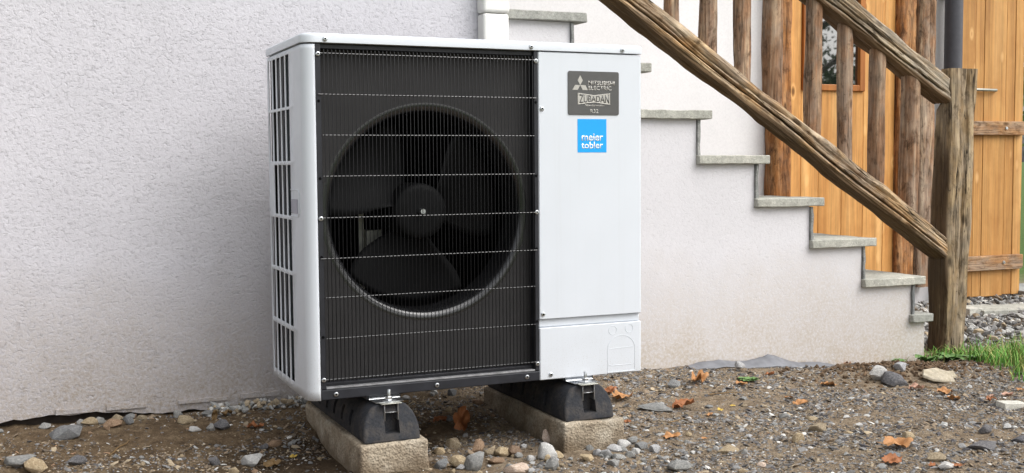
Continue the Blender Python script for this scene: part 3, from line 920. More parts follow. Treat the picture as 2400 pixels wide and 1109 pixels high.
# wire guard
guard = bpy.data.objects.new('wire_guard', None); COL.objects.link(guard); guard.parent = hp; guard.location = Vector((.3655, 0, .5)) - world_loc(hp)
zc = .5
vw = MB().tube([(.3655, .014, .9585), (.3655, .004, .9585), (.3655, -.0045, .9575), (.3655, -.006, .9545), (.3655, -.006, .058), (.3655, -.004, .0525), (.3655, .006, .0515), (.3655, .016, .0510)], .00115, 6).build('vertical_wire', MAT['wire'], guard, smooth=True, origin=(.3655, 0, zc))
NW = 57
for k in range(NW):
    x = .0575 + k * (.6785 - .0575) / (NW - 1)
    if k == 0: vw.location = Vector((x, 0, zc)) - world_loc(guard)
    else: copy_part(vw, guard, (x, 0, zc))
for z in (.9485, .838, .7275, .616, .5025, .391, .2835, .1705, .0575):
    ends = .0035 if z not in (.7275, .616, .2835, .1705) else 0
    x0, x1 = (.041, .692) if ends else (.052, .684)
    MB().tube([(x0, -.0025, z), (x1, -.0025, z)], .0016, 8).build('horizontal_wire', MAT['wire_h'], guard, smooth=True)
# right panels
def rpanel(name, x0, x1, z0, z1, y0=-.001, r=.010, parent=hp, depth=.30):
    P = [(x0, depth), (x0, y0 + .0025), (x0 + .0025, y0)]
    for k in range(7):
        t = math.pi / 2 * k / 6
        P.append((x1 - r + r * math.sin(t), y0 + r - r * math.cos(t)))
    P.append((x1, depth))
    n = len(P)
    V, F = [], []
    for q, z in ((.0018, z0), (0, z0 + .0018), (0, z1 - .0018), (.0018, z1)):
        for x, y in P:
            V.append((x - (q if x > (x0 + x1) / 2 else -q), min(depth, y + q), z))
    for j in range(3):
        for i in range(n - 1):
            F.append((j * n + i, j * n + i + 1, (j + 1) * n + i + 1, (j + 1) * n + i))
    F += [tuple(range(n - 1, -1, -1)), tuple(range(3 * n, 4 * n))]
    return MB().add(V, F).build(name, MAT['paint'], parent, smooth=True, angle=30)
svc = rpanel('service_panel', .6995, W, .1830, .9735)
low = rpanel('lower_panel', .6995, W, .0005, .1570)
MB().box(.7010, W - .004, .0095, .30, .1575, .1825).build('panel_recess', MAT['paint'], hp, bevel=.003)
MB().box(.694, .702, .010, .40, .0, .974).build('divider', MAT['hole'], hp)
MB().box(.010, W - .002, .3005, D, .001, .975).build('rear_casing', MAT['paint'], hp) if False else None
MB().box(.702, W - .001, .3005, D, .001, .975).build('rear_casing', MAT['paint'], hp)
MB().box(.0105, .6935, .4005, D, .003, .974).build('rear_guard', MAT['hole'], hp)
MB().box(.0105, .6935, .0605, .400, .001, .0115).build('base_pan', MAT['black'], hp)
# embossed knock-outs of the lower panel
def ridge(pts, r=.0008, name='knockout'):
    MB().tube([(x, -.0011, z) for x, z in pts], r, 6).build(name, MAT['paint'], low, smooth=True)
def arc(cx, cz, rx, rz, a0, a1, n=20):
    return [(cx + rx * math.cos(math.radians(a0 + (a1 - a0) * k / n)), cz + rz * math.sin(math.radians(a0 + (a1 - a0) * k / n))) for k in range(n + 1)]
ridge(arc(.946, .135, .0135, .0135, 0, 360)); ridge(arc(1.004, .1375, .0135, .0135, 0, 360))
ridge([(.928, .004), (.928, .075)] + arc(.976, .075, .048, .043, 180, 0) + [(1.024, .004)])
ridge([(.934, .078), (1.018, .080)])
ridge([(.931, .030), (.940, .026), (1.012, .026), (1.020, .030)])
MB().box(.9285, 1.0235, -.0030, -.0012, .0035, .0065).build('lower_lip', MAT['paint'], low, bevel=.0006)
# badge and sticker
def rrect(x0, x1, z0, z1, r, n=5):
    P = []
    for cx, cz, a0 in ((x1 - r, z1 - r, 0), (x0 + r, z1 - r, 90), (x0 + r, z0 + r, 180), (x1 - r, z0 + r, 270)):
        for k in range(n + 1):
            t = math.radians(a0 + 90 * k / n)
            P.append((cx + r * math.cos(t), cz + r * math.sin(t)))
    return P
def text_part(name, body, x0, x1, z0, z1, y, mat, parent, offset=0.0, extrude=.0004, warp=None, shear=0.0, spacing=1.0):
    cu = bpy.data.curves.new(name, 'FONT')
    cu.body = body; cu.size = 1.0; cu.offset = offset; cu.resolution_u = 4; cu.shear = shear; cu.space_character = spacing; cu.extrude = 0
    tmp = bpy.data.objects.new(name, cu); COL.objects.link(tmp)
    dg = bpy.context.evaluated_depsgraph_get(); dg.update()
    me = bpy.data.meshes.new_from_object(tmp.evaluated_get(dg))
    COL.objects.unlink(tmp); bpy.data.objects.remove(tmp)
    co_ = np.empty(len(me.vertices) * 3); me.vertices.foreach_get('co', co_); co_ = co_.reshape(-1, 3)
    lo, hi = co_.min(0), co_.max(0)
    u = (co_[:, 0] - lo[0]) / (hi[0] - lo[0]); v = (co_[:, 1] - lo[1]) / (hi[1] - lo[1])
    if warp: v = .5 + (v - .5) * (warp + (1 - warp) * np.abs(2 * u - 1))
    base = world_loc(parent)
    out = np.stack([x0 + u * (x1 - x0) - base.x, np.full(len(u), y) - base.y, z0 + v * (z1 - z0) - base.z], 1)
    me.vertices.foreach_set('co', out.ravel()); me.update()
    bm = bmesh.new(); bm.from_mesh(me)
    bmesh.ops.recalc_face_normals(bm, faces=bm.faces)
    r_ = bmesh.ops.extrude_face_region(bm, geom=bm.faces[:])
    for e in r_['geom']:
        if isinstance(e, bmesh.types.BMVert): e.co.y -= extrude
    bmesh.ops.recalc_face_normals(bm, faces=bm.faces)
    bm.to_mesh(me); bm.free()
    o = bpy.data.objects.new(name, me); COL.objects.link(o); o.parent = parent
    me.materials.clear(); me.materials.append(mat)
    return o
bx0, bx1, bz0, bz1 = .796, .9685, .7905, .9205
badge = MB().prism(rrect(bx0, bx1, bz0, bz1, .006), -.0032, -.0012).build('badge', MAT['badge'], hp, bevel=.0006)
BX = lambda u: bx0 + u * (bx1 - bx0)
BZ = lambda v: bz1 - v * (bz1 - bz0)
yb_ = -.00325
def flat(name, poly, parent, mat, y=yb_, t=.0005):
    return MB().prism(poly, y - t, y).build(name, mat, parent)
dw, dh = .021, .037
cxl, czl = BX(.235), BZ(.32)
def rhomb(cx, cz, ax, az, bx_, bz_):
    return [(cx, cz), (cx + ax, cz + az), (cx + ax + bx_, cz + az + bz_), (cx + bx_, cz + bz_)]
s_ = .0128
for a0 in (60, 180, 300):
    t0, t1 = math.radians(a0), math.radians(a0 + 60)
    flat('emblem', rhomb(cxl, czl, s_ * math.cos(t0) * 1.35, s_ * math.sin(t0) * 1.30, s_ * math.cos(t1) * 1.35, s_ * math.sin(t1) * 1.30), badge, MAT['badgetext'])
text_part('lettering', 'MITSUBISHI', BX(.395), BX(.915), BZ(.318), BZ(.215), yb_, MAT['badgetext'], badge, .012)
text_part('lettering', 'ELECTRIC', BX(.395), BX(.850), BZ(.430), BZ(.335), yb_, MAT['badgetext'], badge, .012)
# bow-tie outline round the product word
bt_out = [(BX(.185), BZ(.505)), (BX(.505), BZ(.555)), (BX(.825), BZ(.505)), (BX(.825), BZ(.755)), (BX(.505), BZ(.705)), (BX(.185), BZ(.755))]
MB().tube([(x, yb_ - .0003, z) for x, z in bt_out + bt_out[:1]], .0009, 6).build('bow_frame', MAT['badgetext'], badge)
flat('bow_ground', [(BX(.505) + (x - BX(.505)) * .985, BZ(.63) + (z - BZ(.63)) * .95) for x, z in bt_out], badge, MAT['badgetext'], yb_, .0003)
text_part('lettering', 'ZUBADAN', BX(.215), BX(.800), BZ(.735), BZ(.525), yb_ - .00035, MAT['badge'], badge, .014, warp=.62)
text_part('lettering', 'New Generation', BX(.325), BX(.705), BZ(.800), BZ(.752), yb_, MAT['badgetext'], badge, .012, shear=.3)
text_part('lettering', 'R32', BX(.430), BX(.590), BZ(.955), BZ(.865), yb_, MAT['badgetext'], badge, .008)
stk = MB().box(.828, .9262, -.0016, -.0011, .6785, .7785).build('sticker', MAT['blue'], hp)
SX = lambda u: .828 + u * .0982
SZ = lambda v: .7785 - v * .1
text_part('lettering', 'meier', SX(.140), SX(.875), SZ(.655), SZ(.435), -.00165, MAT['whiteprint'], stk, .012, .0002, spacing=1.0)
text_part('lettering', 'tobler', SX(.125), SX(.875), SZ(.885), SZ(.680), -.00165, MAT['whiteprint'], stk, .012, .0002, spacing=1.0)
# screws
scr = MB().lathe([(.0026, -.0012), (.0030, -.0040), (.0052, -.0042), (.0066, -.0028), (.0068, 0.0)], (0, 0, 0), 'Y', 14).build('screw', MAT['metal'], hp, smooth=True, angle=60, origin=(0, 0, 0))
sck = MB().lathe([(.0001, -.0014), (.0028, -.0014)], (0, 0, 0), 'Y', 10).build('socket', MAT['hole'], scr, origin=(0, 0, 0))
SCREWS = [(.0425, .9465, 0), (.0430, .5010, 0), (.0430, .0570, 0), (.6915, .9460, 0), (.6915, .5030, 0), (.6915, .0515, 0),
          (.0760, .0150, -.0015), (.3720, .0150, -.0015), (.6560, .0150, -.0015),
          (.0620, .9865, -.004), (.6760, .9865, -.004), (.9800, .9865, -.004), (.7105, .8070, -.001), (.7105, .1985, -.001), (.7350, .0155, -.001)]
for k, (x, z, y) in enumerate(SCREWS):
    if k == 0:
        scr.location = Vector((x, y, z)) - world_loc(hp); sck.location = (0, 0, 0)
        continue
    c = copy_part(scr, hp, (x, y, z))
    d = sck.copy(); COL.objects.link(d); d.parent = c; d.location = (0, 0, 0)
for x, z in ((.0425, .820), (.0428, .61), (.0428, .395), (.0430, .175), (.6915, .8255), (.6915, .61), (.6915, .395), (.6915, .178)):
    MB().lathe([(.0001, -.0006), (.0036, -.0006), (.0042, .0004)], (x, 0, z), 'Y', 12).build('rivet_hole', MAT['hole'], hp)

# ------------------------------------------------------------------ rubber supports and concrete blocks
def rubber(cx, label):
    t = thing('rubber_support', (cx, .24, -.119), label, 'support', 'rubber supports under the heat pump')
    zb, zt = -.119, -.015
    prof = []
    # cross-section in XZ: flat foot, sloping flanks with rounded shoulders
    half = [(.081, zb), (.0815, zb + .016), (.0805, zb + .036), (.076, zb + .056), (.067, zb + .076), (.054, zb + .092), (.042, zt - .003), (.034, zt)]
    poly_ = [(cx - x, z) for x, z in half] + [(cx + x, z) for x, z in half[::-1]]
    n = len(poly_)
    ys = [(-.055, .82), (-.066, .95), (-.067, 1.0), (.0, 1.0), (.2, 1.0), (.535, 1.0), (.54, .97)]
    mb = MB()
    V = []
    for y, s in ys:
        for x, z in poly_:
            q = (z - zb) / (zt - zb)
            yy = y + (.030 * q if y < 0 else 0)
            V.append((cx + (x - cx) * (1 if y > -.05 else (s if q > .02 else s + .0)), yy, zb + (z - zb) * 1.0))
    ys2 = [-.067, -.062, .0, .2, .535]
    V = []
    for j, y in enumerate(ys2):
        for x, z in poly_:
            q = (z - zb) / (zt - zb)
            sc_ = .965 if j == 0 else 1.0
            V.append((cx + (x - cx) * sc_, y + (.028 * q if j < 2 else 0), z))
    F = [tuple(range(n))]
    for j in range(len(ys2) - 1):
        for k in range(n):
            F.append((j * n + k, (j + 1) * n + k, (j + 1) * n + (k + 1) % n, j * n + (k + 1) % n))
    F.append(tuple(range(len(ys2) * n - 1, (len(ys2) - 1) * n - 1, -1)))
    mb.add(V, F)
    body = mb.build('rubber_body', MAT['rubber'], t, bevel=.005, seg=3)
    # boolean pocket in the front and ribs in the flank
    cut = MB().box(cx - .019, cx + .023, -.09, -.022, -.098, -.0405)
    for k in range(5):
        y = .07 + k * .085
        cut.box(cx - .12, cx - .066, y, y + .022, -.095, -.052)
        cut.box(cx + .066, cx + .12, y, y + .022, -.095, -.052)
    co_ = cut.build('cutter', None, None)
    m = body.modifiers.new('cut', 'BOOLEAN'); m.object = co_; m.operation = 'DIFFERENCE'; m.solver = 'EXACT'
    dg = bpy.context.evaluated_depsgraph_get(); dg.update()
    me2 = bpy.data.meshes.new_from_object(body.evaluated_get(dg))
    body.modifiers.clear()
    body.data = me2
    bpy.data.objects.remove(co_)
    me2.set_sharp_from_angle(angle=math.radians(35))
    # metal channel showing in the top of the pocket
    MB().box(cx - .0185, cx - .0160, -.052, .5, -.062, -.0165).box(cx + .0200, cx + .0225, -.052, .5, -.062, -.0165).box(cx - .016, cx + .020, -.050, .5, -.0405, -.0385).build('rail_channel', MAT['metal'], t, bevel=.0006, seg=1)
    MB().box(cx - .030, cx + .030, -.062, .02, -.0148, -.0118).build('clamp_plate', MAT['dullmetal'], t, bevel=.0012)
    MB().lathe([(.0001, .0055), (.017, .0055), (.0205, .004), (.021, 0)], (cx + .002, -.030, -.0117), 'Z', 24).build('washer', MAT['metal'], t, smooth=True)
    MB().lathe([(.0105, 0), (.0105, .007), (.0085, .0085), (.0001, .0085)], (cx + .002, -.030, -.0062), 'Z', 6).build('nut', MAT['metal'], t)
    MB().lathe([(.0052, 0), (.0052, .021), (.0044, .023), (.0001, .023)], (cx + .002, -.030, -.0020), 'Z', 14).build('bolt', MAT['metal'], t, smooth=True)
rubber(.217, 'left black rubber mounting foot under the fan side')
rubber(.834, 'right black rubber mounting foot under the service panel side')
# the pump's own mounting flanges reach out over the supports
for cx in (.217, .834):
    MB().add([(cx - .045, .012, -.0005), (cx + .045, .012, -.0005), (cx + .045, .004, -.0105), (cx - .045, .004, -.0105), (cx - .040, -.044, -.0105), (cx + .040, -.044, -.0105)],
             [(0, 1, 2, 3), (3, 2, 5, 4)]).build('mounting_flange', MAT['metal'], hp, solid=.0014)
    MB().box(cx - .050, cx + .050, .012, .43, -.0117, -.0003).build('mounting_foot', MAT['black'], hp)
def block(x0, x1, label):
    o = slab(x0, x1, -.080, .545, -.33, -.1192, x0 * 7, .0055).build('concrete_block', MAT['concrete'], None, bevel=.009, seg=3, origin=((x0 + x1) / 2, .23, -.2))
    me = o.data
    tag(o, label, 'concrete block', 'concrete blocks under the heat pump')
block(.121, .321, 'left rough concrete block carrying the rubber foot below the fan')
block(.741, .943, 'right rough concrete block carrying the rubber foot below the service panel')

STONES = [
 (-0.595, 0.59, 0.081, 0.0335, 'g', 'long grey-green stone below the dark gap of the left wall'),
 (-0.735, 0.421, 0.0801, 0.0267, 'g', 'angular blue-grey stone at the far left of the ground'),
 (-0.689, 0.356, 0.0578, 0.0394, 't', 'cream and grey stone at the bottom left edge of the ground'),
 (-0.582, 0.375, 0.0449, 0.0238, 'dg', 'dark blue-grey stone flecked with white in the left soil'),
 (-0.525, 0.682, 0.0429, 0.0243, 't', 'pale stone leaning under the dark gap of the left wall'),
 (-0.461, 0.628, 0.0508, 0.0254, 'b', 'brownish pink stone among the pebbles at the left wall'),
 (-0.413, 0.639, 0.0255, 0.0284, 'g', 'upright grey pebble beside the brown stone at the left wall'),
 (-0.241, 0.626, 0.0511, 0.0227, 't', 'pale wedge-shaped stone near the wall left of the heat pump'),
 (-0.229, 0.534, 0.0333, 0.0139, 'w', 'pale blue oval stone on the soil left of the heat pump'),
 (-0.184, 0.53, 0.025, 0.0208, 'g', 'blue-grey rounded stone between leaf and pale oval stone'),
 (-0.149, 0.538, 0.0502, 0.0279, 'dg', 'dark grey broken stone in the heap left of the leaf with a stem'),
 (-0.118, 0.23, 0.0542, 0.0309, 'w', 'large pale speckled stone at the bottom left of the pump block'),
 (-0.178, 0.163, 0.0252, 0.0177, 't', 'pale greenish stone at the bottom edge left of the pump'),
 (-0.015, 0.377, 0.0377, 0.0162, 'b', 'flat pinkish stone in the dark hollow left of the pump'),
 (-0.052, 0.367, 0.0228, 0.0134, 'dg', 'dark stone in the hollow beside the flat pinkish stone'),
 (-0.216, 0.253, 0.031, 0.0207, 'dg', 'blue-grey split stone on the bottom left soil'),
 (0.407, 0.078, 0.0296, 0.018, 't', 'smooth brown oval pebble between the two concrete blocks'),
 (0.465, 0.118, 0.0418, 0.0288, 't', 'rounded tan stone in the shade between the concrete blocks'),
 (0.515, 0.037, 0.0386, 0.0386, 'b', 'reddish brown leaning stone between the concrete blocks'),
 (0.53, -0.003, 0.0331, 0.0178, 't', 'pale brown flat stone right of the reddish leaning stone'),
 (0.567, -0.021, 0.0433, 0.028, 't', 'pale ridged stone in the middle between the blocks'),
 (0.604, -0.028, 0.0383, 0.0306, 'b', 'brown angular stone right of the pale ridged stone'),
 (0.661, 0.034, 0.0183, 0.0104, 'w', 'small white pebble behind the light grey boulder'),
 (0.737, 0.033, 0.0343, 0.0395, 'p', 'pinkish white stone leaning on the right concrete block'),
 (0.66, -0.13, 0.0501, 0.0451, 'w', 'light grey boulder at the corner of the right concrete block'),
 (0.692, -0.134, 0.0301, 0.0226, 't', 'cream stone tucked against the light grey boulder'),
 (0.403, -0.088, 0.0516, 0.0344, 't', 'large cream stone with a dark dent at the bottom edge'),
 (0.436, -0.134, 0.0536, 0.0463, 'g', 'large blue-grey stone with a pale side at the bottom edge'),
 (0.353, -0.084, 0.0343, 0.022, 'g', 'grey rounded pebble right of the left concrete block'),
 (0.518, -0.093, 0.0423, 0.0174, 'b', 'brown and grey flat stone in the middle foreground'),
 (0.525, -0.206, 0.0603, 0.0241, 'p', 'orange and cream flat stone at the bottom centre'),
 (0.618, -0.25, 0.0362, 0.0338, 'g', 'grey cube-like stone at the bottom edge below the boulder'),
 (0.891, -0.11, 0.0441, 0.0208, 'w', 'white flat stone in the pale heap by the right block'),
 (0.939, -0.082, 0.0394, 0.0184, 'w', 'topmost white stone of the pale heap by the right block'),
 (0.973, -0.069, 0.0344, 0.0185, 'g', 'blue-grey stone behind the pale heap by the right block'),
 (0.975, -0.128, 0.034, 0.0183, 'g', 'grey stone at the right end of the pale heap'),
 (0.989, -0.18, 0.0284, 0.0207, 'w', 'pale cube-like stone right of the pale heap'),
 (0.861, -0.194, 0.0405, 0.0152, 'g', 'long grey stone in front of the pale heap'),
 (0.83, -0.169, 0.038, 0.0203, 'g', 'blue-grey flat stone at the left of the pale heap'),
 (0.928, -0.172, 0.0257, 0.018, 'w', 'small pale stone in the front of the heap'),
 (0.802, -0.27, 0.032, 0.0148, 'g', 'grey stone at the bottom edge below the pale heap'),
 (0.753, -0.195, 0.0349, 0.015, 't', 'cream oval stone in front of the right concrete block'),
 (0.78, -0.062, 0.031, 0.0155, 'g', 'grey pebble against the front of the right concrete block'),
 (0.89, -0.261, 0.0275, 0.0087, 't', 'small cream flat pebble in the right foreground'),
 (0.941, -0.395, 0.0609, 0.0292, 'g', 'large flat blue-grey stone at the bottom edge right of centre'),
 (1.485, 0.507, 0.0512, 0.0288, 'g', 'rounded grey stone beside the big orange leaf'),
 (1.269, 0.298, 0.0957, 0.012, 'g', 'long thin slate lying flat right of the right support'),
 (1.867, 0.634, 0.0378, 0.024, 'w', 'white pebble lying on the grey plastic sheet'),
 (1.175, -0.28, 0.0572, 0.0104, 't', 'pale green slate sliver on the right gravel'),
 (1.584, -0.194, 0.0622, 0.0226, 't', 'large cream oval stone on the right gravel'),
 (1.447, -0.263, 0.0382, 0.0245, 't', 'olive brown rounded stone on the right gravel'),
 (1.613, 0.021, 0.0326, 0.0148, 'g', 'mauve grey pebble on the right gravel'),
 (1.671, -0.049, 0.0443, 0.0118, 't', 'flat cream chip behind the large cream oval stone'),
 (1.188, -0.052, 0.0192, 0.0137, 't', 'small cream round stone right of the flat orange leaf'),
 (2.286, 0.337, 0.0588, 0.0519, 'w', 'white and grey veined quartz stone on the soil mound'),
 (2.313, 0.275, 0.086, 0.0447, 'dg', 'smooth dark grey stone lying against the quartz stone'),
 (2.447, 0.383, 0.0499, 0.0285, 'w', 'light grey stone behind the dark grey stone on the mound'),
 (2.523, 0.251, 0.1696, 0.0389, 'c', 'broad flat cream flagstone piece on the soil mound'),
 (2.406, -0.195, 0.0843, 0.0292, 'cut', 'pale cut stone block with a flat top at the right edge'),
 (2.037, -0.425, 0.0352, 0.0234, 'dg', 'dark clod-like stone on the right gravel'),
 (2.126, -0.43, 0.0298, 0.0149, 'w', 'bright white triangular chip near the right edge'),
 (1.754, -0.399, 0.0336, 0.0224, 't', 'cream oblong stone above the long orange leaf'),
 (1.89, -0.569, 0.0751, 0.0167, 'dg', 'dark mauve flat stone pair at the right'),
 (2.038, -0.559, 0.043, 0.0143, 'dg', 'dark slate piece at the right edge of the gravel'),
 (1.54, -0.552, 0.047, 0.0183, 'g', 'pale grey flat stone left of the rust leaf at the bottom'),
 (1.639, -0.63, 0.0654, 0.0209, 't', 'tan and white slate at the bottom right'),
 (1.594, -0.708, 0.0434, 0.0153, 'w', 'white stone at the bottom edge right of the rust leaf'),
 (1.168, -0.455, 0.0249, 0.0125, 'p', 'round orange pebble at the bottom right of centre'),
]
LEAVES = [
 (1.594, 0.512, 0.0974, 'o', 0.5, 'large crumpled orange leaf beside the grey plastic sheet'),
 (1.221, 0.427, 0.0946, 'o', 0.2, 'pale orange curled leaf right of the right support'),
 (1.387, 0.295, 0.091, 'r', 0.4, 'russet curled leaf in the gravel right of the pump'),
 (2.063, 0.352, 0.0739, 'o', 0.2, 'ragged pale orange leaf below the soil mound'),
 (2.476, 0.744, 0.068, 'r', 0.3, 'brown orange leaf at the end of the grey plastic sheet'),
 (1.631, -0.478, 0.1051, 'o', 0.3, 'long bright orange leaf in the lower right gravel'),
 (1.509, -0.598, 0.0694, 'r', 0.2, 'rust red leaf below the long orange leaf'),
 (2.376, 0.088, 0.0742, 'o', 0.4, 'orange cupped leaf in front of the flagstone piece'),
 (2.34, 0.004, 0.0728, 'o', 0.2, 'flat orange leaf beside the cupped leaf below the flagstone'),
 (2.327, 0.177, 0.0645, 'p', 0.3, 'reddish pink curled leaf on the soil mound'),
 (1.116, -0.067, 0.0595, 'o', 0.1, 'flat orange leaf right of the right concrete block'),
 (1.092, 0.163, 0.0284, 'r', 0.3, 'small rust leaf touching the right concrete block'),
 (-0.048, 0.512, 0.0612, 'r', 0.4, 'red brown leaf with a long stem on the left soil'),
 (-0.154, 0.625, 0.0228, 'b', 1.2, 'dark brown leaf standing up against the left wall'),
 (-0.112, 0.66, 0.0432, 'b', 0.5, 'brown folded leaf lying at the foot of the left wall'),
 (0.575, 0.324, 0.0473, 'r', 1.3, 'dark orange pointed leaf standing in the shade under the pump'),
 (0.524, 0.394, 0.0563, 'r', 0.3, 'dull orange leaf lying in the shade under the pump'),
 (-0.057, 0.214, 0.0567, 'b', 0.2, 'yellow brown leaf in the dark soil beside the left block'),
 (0.018, 0.266, 0.0262, 'y', 0.4, 'small yellow leaf in the dark hollow beside the left block'),
 (1.402, 0.152, 0.0354, 'o', 0.2, 'small pale orange leaf in the middle of the right gravel'),
 (1.468, 0.186, 0.027, 'y', 0.2, 'small yellow leaf left of the other yellow leaf'),
 (1.546, 0.225, 0.0214, 'y', 0.2, 'tiny yellow leaf right of the other yellow leaf'),
 (1.796, 0.173, 0.0627, 'o', 0.2, 'thin curled orange leaf on the right gravel'),
 (1.815, 0.26, 0.0447, 'o', 0.1, 'narrow tan leaf behind the thin curled orange leaf'),
 (2.462, -0.055, 0.0334, 'p', 0.2, 'pale pink leaf left of the cut stone block'),
 (2.523, -0.069, 0.0573, 'p', 0.2, 'broad pink leaf behind the cut stone block'),
 (2.395, -0.112, 0.0394, 'r', 0.5, 'dark folded leaf left of the cut stone block'),
 (2.647, -0.01, 0.0416, 'o', 0.3, 'orange leaf at the right edge below the grass'),
 (1.581, -0.673, 0.0308, 'r', 0.2, 'small rust leaf at the bottom right beside the tan slate'),
 (1.631, -0.716, 0.0462, 'r', 0.1, 'dark rust leaf at the bottom edge right of the white stone'),
 (1.748, 0.458, 0.0492, 'o', 0.3, 'tan curled leaf below the small green weed'),
 (1.948, 0.551, 0.041, 'r', 0.4, 'brown leaf under the edge of the grey plastic sheet'),
 (1.206, -0.11, 0.0271, 'o', 0.1, 'tiny orange leaf in the middle gravel'),
 (1.222, 0.516, 0.0684, 'r', 0.3, 'rust leaf behind the right support'),
]

# ------------------------------------------------------------------ stones that can be told apart
def rock_mesh(seed, cuts=16, flat=1.0):
    r_ = random.Random(seed)
    bm = bmesh.new()
    bmesh.ops.create_icosphere(bm, subdivisions=3, radius=1.0)
    for _ in range(cuts):
        d = Vector((r_.gauss(0, 1), r_.gauss(0, 1), r_.gauss(0, 1) * .8)).normalized()
        h = r_.uniform(.38, .8)
        for v in bm.verts:
            q = v.co.dot(d)
            if q > h: v.co -= d * (q - h) * .93
    for v in bm.verts:
        v.co += v.co.normalized() * (.05 * mn.noise(v.co * 2.2 + Vector((seed, 0, 0))) + .03 * mn.noise(v.co * 6 + Vector((0, seed, 0))))
    xs = [v.co.x for v in bm.verts]; ys_ = [v.co.y for v in bm.verts]; zs = [v.co.z for v in bm.verts]
    for v in bm.verts:      # unit box: x,y in +-0.5, z 0..1
        v.co.x = (v.co.x - min(xs)) / (max(xs) - min(xs)) - .5
        v.co.y = (v.co.y - min(ys_)) / (max(ys_) - min(ys_)) - .5
        v.co.z = (v.co.z - min(zs)) / (max(zs) - min(zs))
    me = bpy.data.meshes.new('stone')
    bm.to_mesh(me); bm.free()
    me.polygons.foreach_set('use_smooth', [True] * len(me.polygons))
    me.set_sharp_from_angle(angle=math.radians(32))
    return me
def shard_mesh(seed, npts=15):
    """angular broken stone: bevelled convex hull"""
    r_ = random.Random(seed)
    bm = bmesh.new()
    for _ in range(npts):
        d = Vector((r_.gauss(0, 1), r_.gauss(0, 1), r_.gauss(0, 1))).normalized()
        bm.verts.new(d * r_.uniform(.75, 1.0))
    res = bmesh.ops.convex_hull(bm, input=bm.verts[:])
    bmesh.ops.delete(bm, geom=[v for v in bm.verts if not v.link_faces], context='VERTS')
    bmesh.ops.bevel(bm, geom=bm.edges[:], offset=.06, segments=2, profile=.6, affect='EDGES', clamp_overlap=True)
    xs = [v.co.x for v in bm.verts]; ys_ = [v.co.y for v in bm.verts]; zs = [v.co.z for v in bm.verts]
    a0, a1, b0, b1, c0, c1 = min(xs), max(xs), min(ys_), max(ys_), min(zs), max(zs)
    for v in bm.verts:
        v.co = Vector(((v.co.x - a0) / (a1 - a0) - .5, (v.co.y - b0) / (b1 - b0) - .5, (v.co.z - c0) / (c1 - c0)))
    me = bpy.data.meshes.new('stone')
    bm.to_mesh(me); bm.free()
    me.polygons.foreach_set('use_smooth', [True] * len(me.polygons))
    me.set_sharp_from_angle(angle=math.radians(28))
    return me
ROCKS = [shard_mesh(200 + k, 13 + k % 5) for k in range(8)] + [rock_mesh(100 + k) for k in range(3)]
ROCK_BY = {}
def rock_of(k, c):
    if (k, c) not in ROCK_BY:
        m = ROCKS[k].copy(); m.materials.append(STONE[c]); ROCK_BY[(k, c)] = m
    return ROCK_BY[(k, c)]
def put_stone(x, y, w, h, c, label, group=None, k=None, sink=.32, dz=0.0, depth=None):
    k = rng.randrange(len(ROCKS)) if k is None else k
    o = bpy.data.objects.new('stone', rock_of(k, c))
    COL.objects.link(o)
    dy = depth if depth else w * rng.uniform(.6, .85)
    hh = max(h * .9, w * .18)
    o.location = (x, y, gh(x, y) - hh * sink + dz)
    o.scale = (w, dy, hh * (1 + sink))
    o.rotation_euler = (rng.uniform(-.12, .12), rng.uniform(-.12, .12), rng.uniform(-.5, .5))
    return tag(o, label, 'stone', group)
for x, y, w, h, c, l in STONES:
    if c == 'cut':
        cz = gh(x, y)
        o = slab(x - .040, x + .045, y - .02, y + .035, cz - .012, cz + .020, 55, .0015).build('stone', STONE['cut'], None, bevel=.002, origin=(x, y, cz))
        o.rotation_euler = (0, 0.04, -.25); tag(o, l, 'stone')
    elif c == 'c':
        cz = gh(x, y)
        pl = [(-.085, .01), (-.055, .045), (.02, .055), (.055, .03), (.09, .03), (.075, -.005), (.05, -.008), (.035, -.04), (-.02, -.03), (-.06, -.02)]
        V = [(x + a_, y + b_, cz + .010 + .30 * b_) for a_, b_ in pl] + [(x + a_ * .97, y + b_ * .97, cz + .022 + .33 * b_) for a_, b_ in pl]
        n = len(pl)
        F = [tuple(range(n - 1, -1, -1)), tuple(range(n, 2 * n))] + [(k, (k + 1) % n, (k + 1) % n + n, k + n) for k in range(n)]
        o = MB().add(V, F).build('stone', STONE['c'], None, bevel=.003, origin=(x, y, cz)); tag(o, l, 'stone')
        o.rotation_euler = (.08, .05, 0)
    else:
        dz = .012 if 'sheet' in l else 0
        put_stone(x, y, w * 1.18, h * 1.2, c, l, dz=dz, sink=.22)
def blocked(x, y, m=0.0):
    if .121 - m < x < .321 + m and -.08 - m < y < .55 + m: return True
    if .741 - m < x < .943 + m and -.08 - m < y < .55 + m: return True
    if y > .735 - m and x < 2.92: return True
    if 3.08 < x < 3.24 and .79 < y < .94: return True
    return False
def scatter_stones(nn, xr, yr, wr, cw, label, group, line=None, flat=.5):
    done = 0
    while done < nn:
        x, y = rng.uniform(*xr), rng.uniform(*yr)
        if line: y = line(x) + rng.gauss(0, 1) * yr[1]
        w = wr[0] + (wr[1] - wr[0]) * rng.random() ** 2
        if blocked(x, y, w * .5): continue
        c = rng.choice(cw)
        put_stone(x, y, w, w * rng.uniform(.35, .35 + flat), c, label % {'g': 'grey', 't': 'tan', 'b': 'brown', 'w': 'whitish'}[c], group)
        done += 1
scatter_stones(30, (-.85, .10), (0, .022), (.014, .042), 'ggttbwg', 'small %s pebble in the row along the foot of the left wall', 'pebbles along the left wall', line=lambda x: .695)
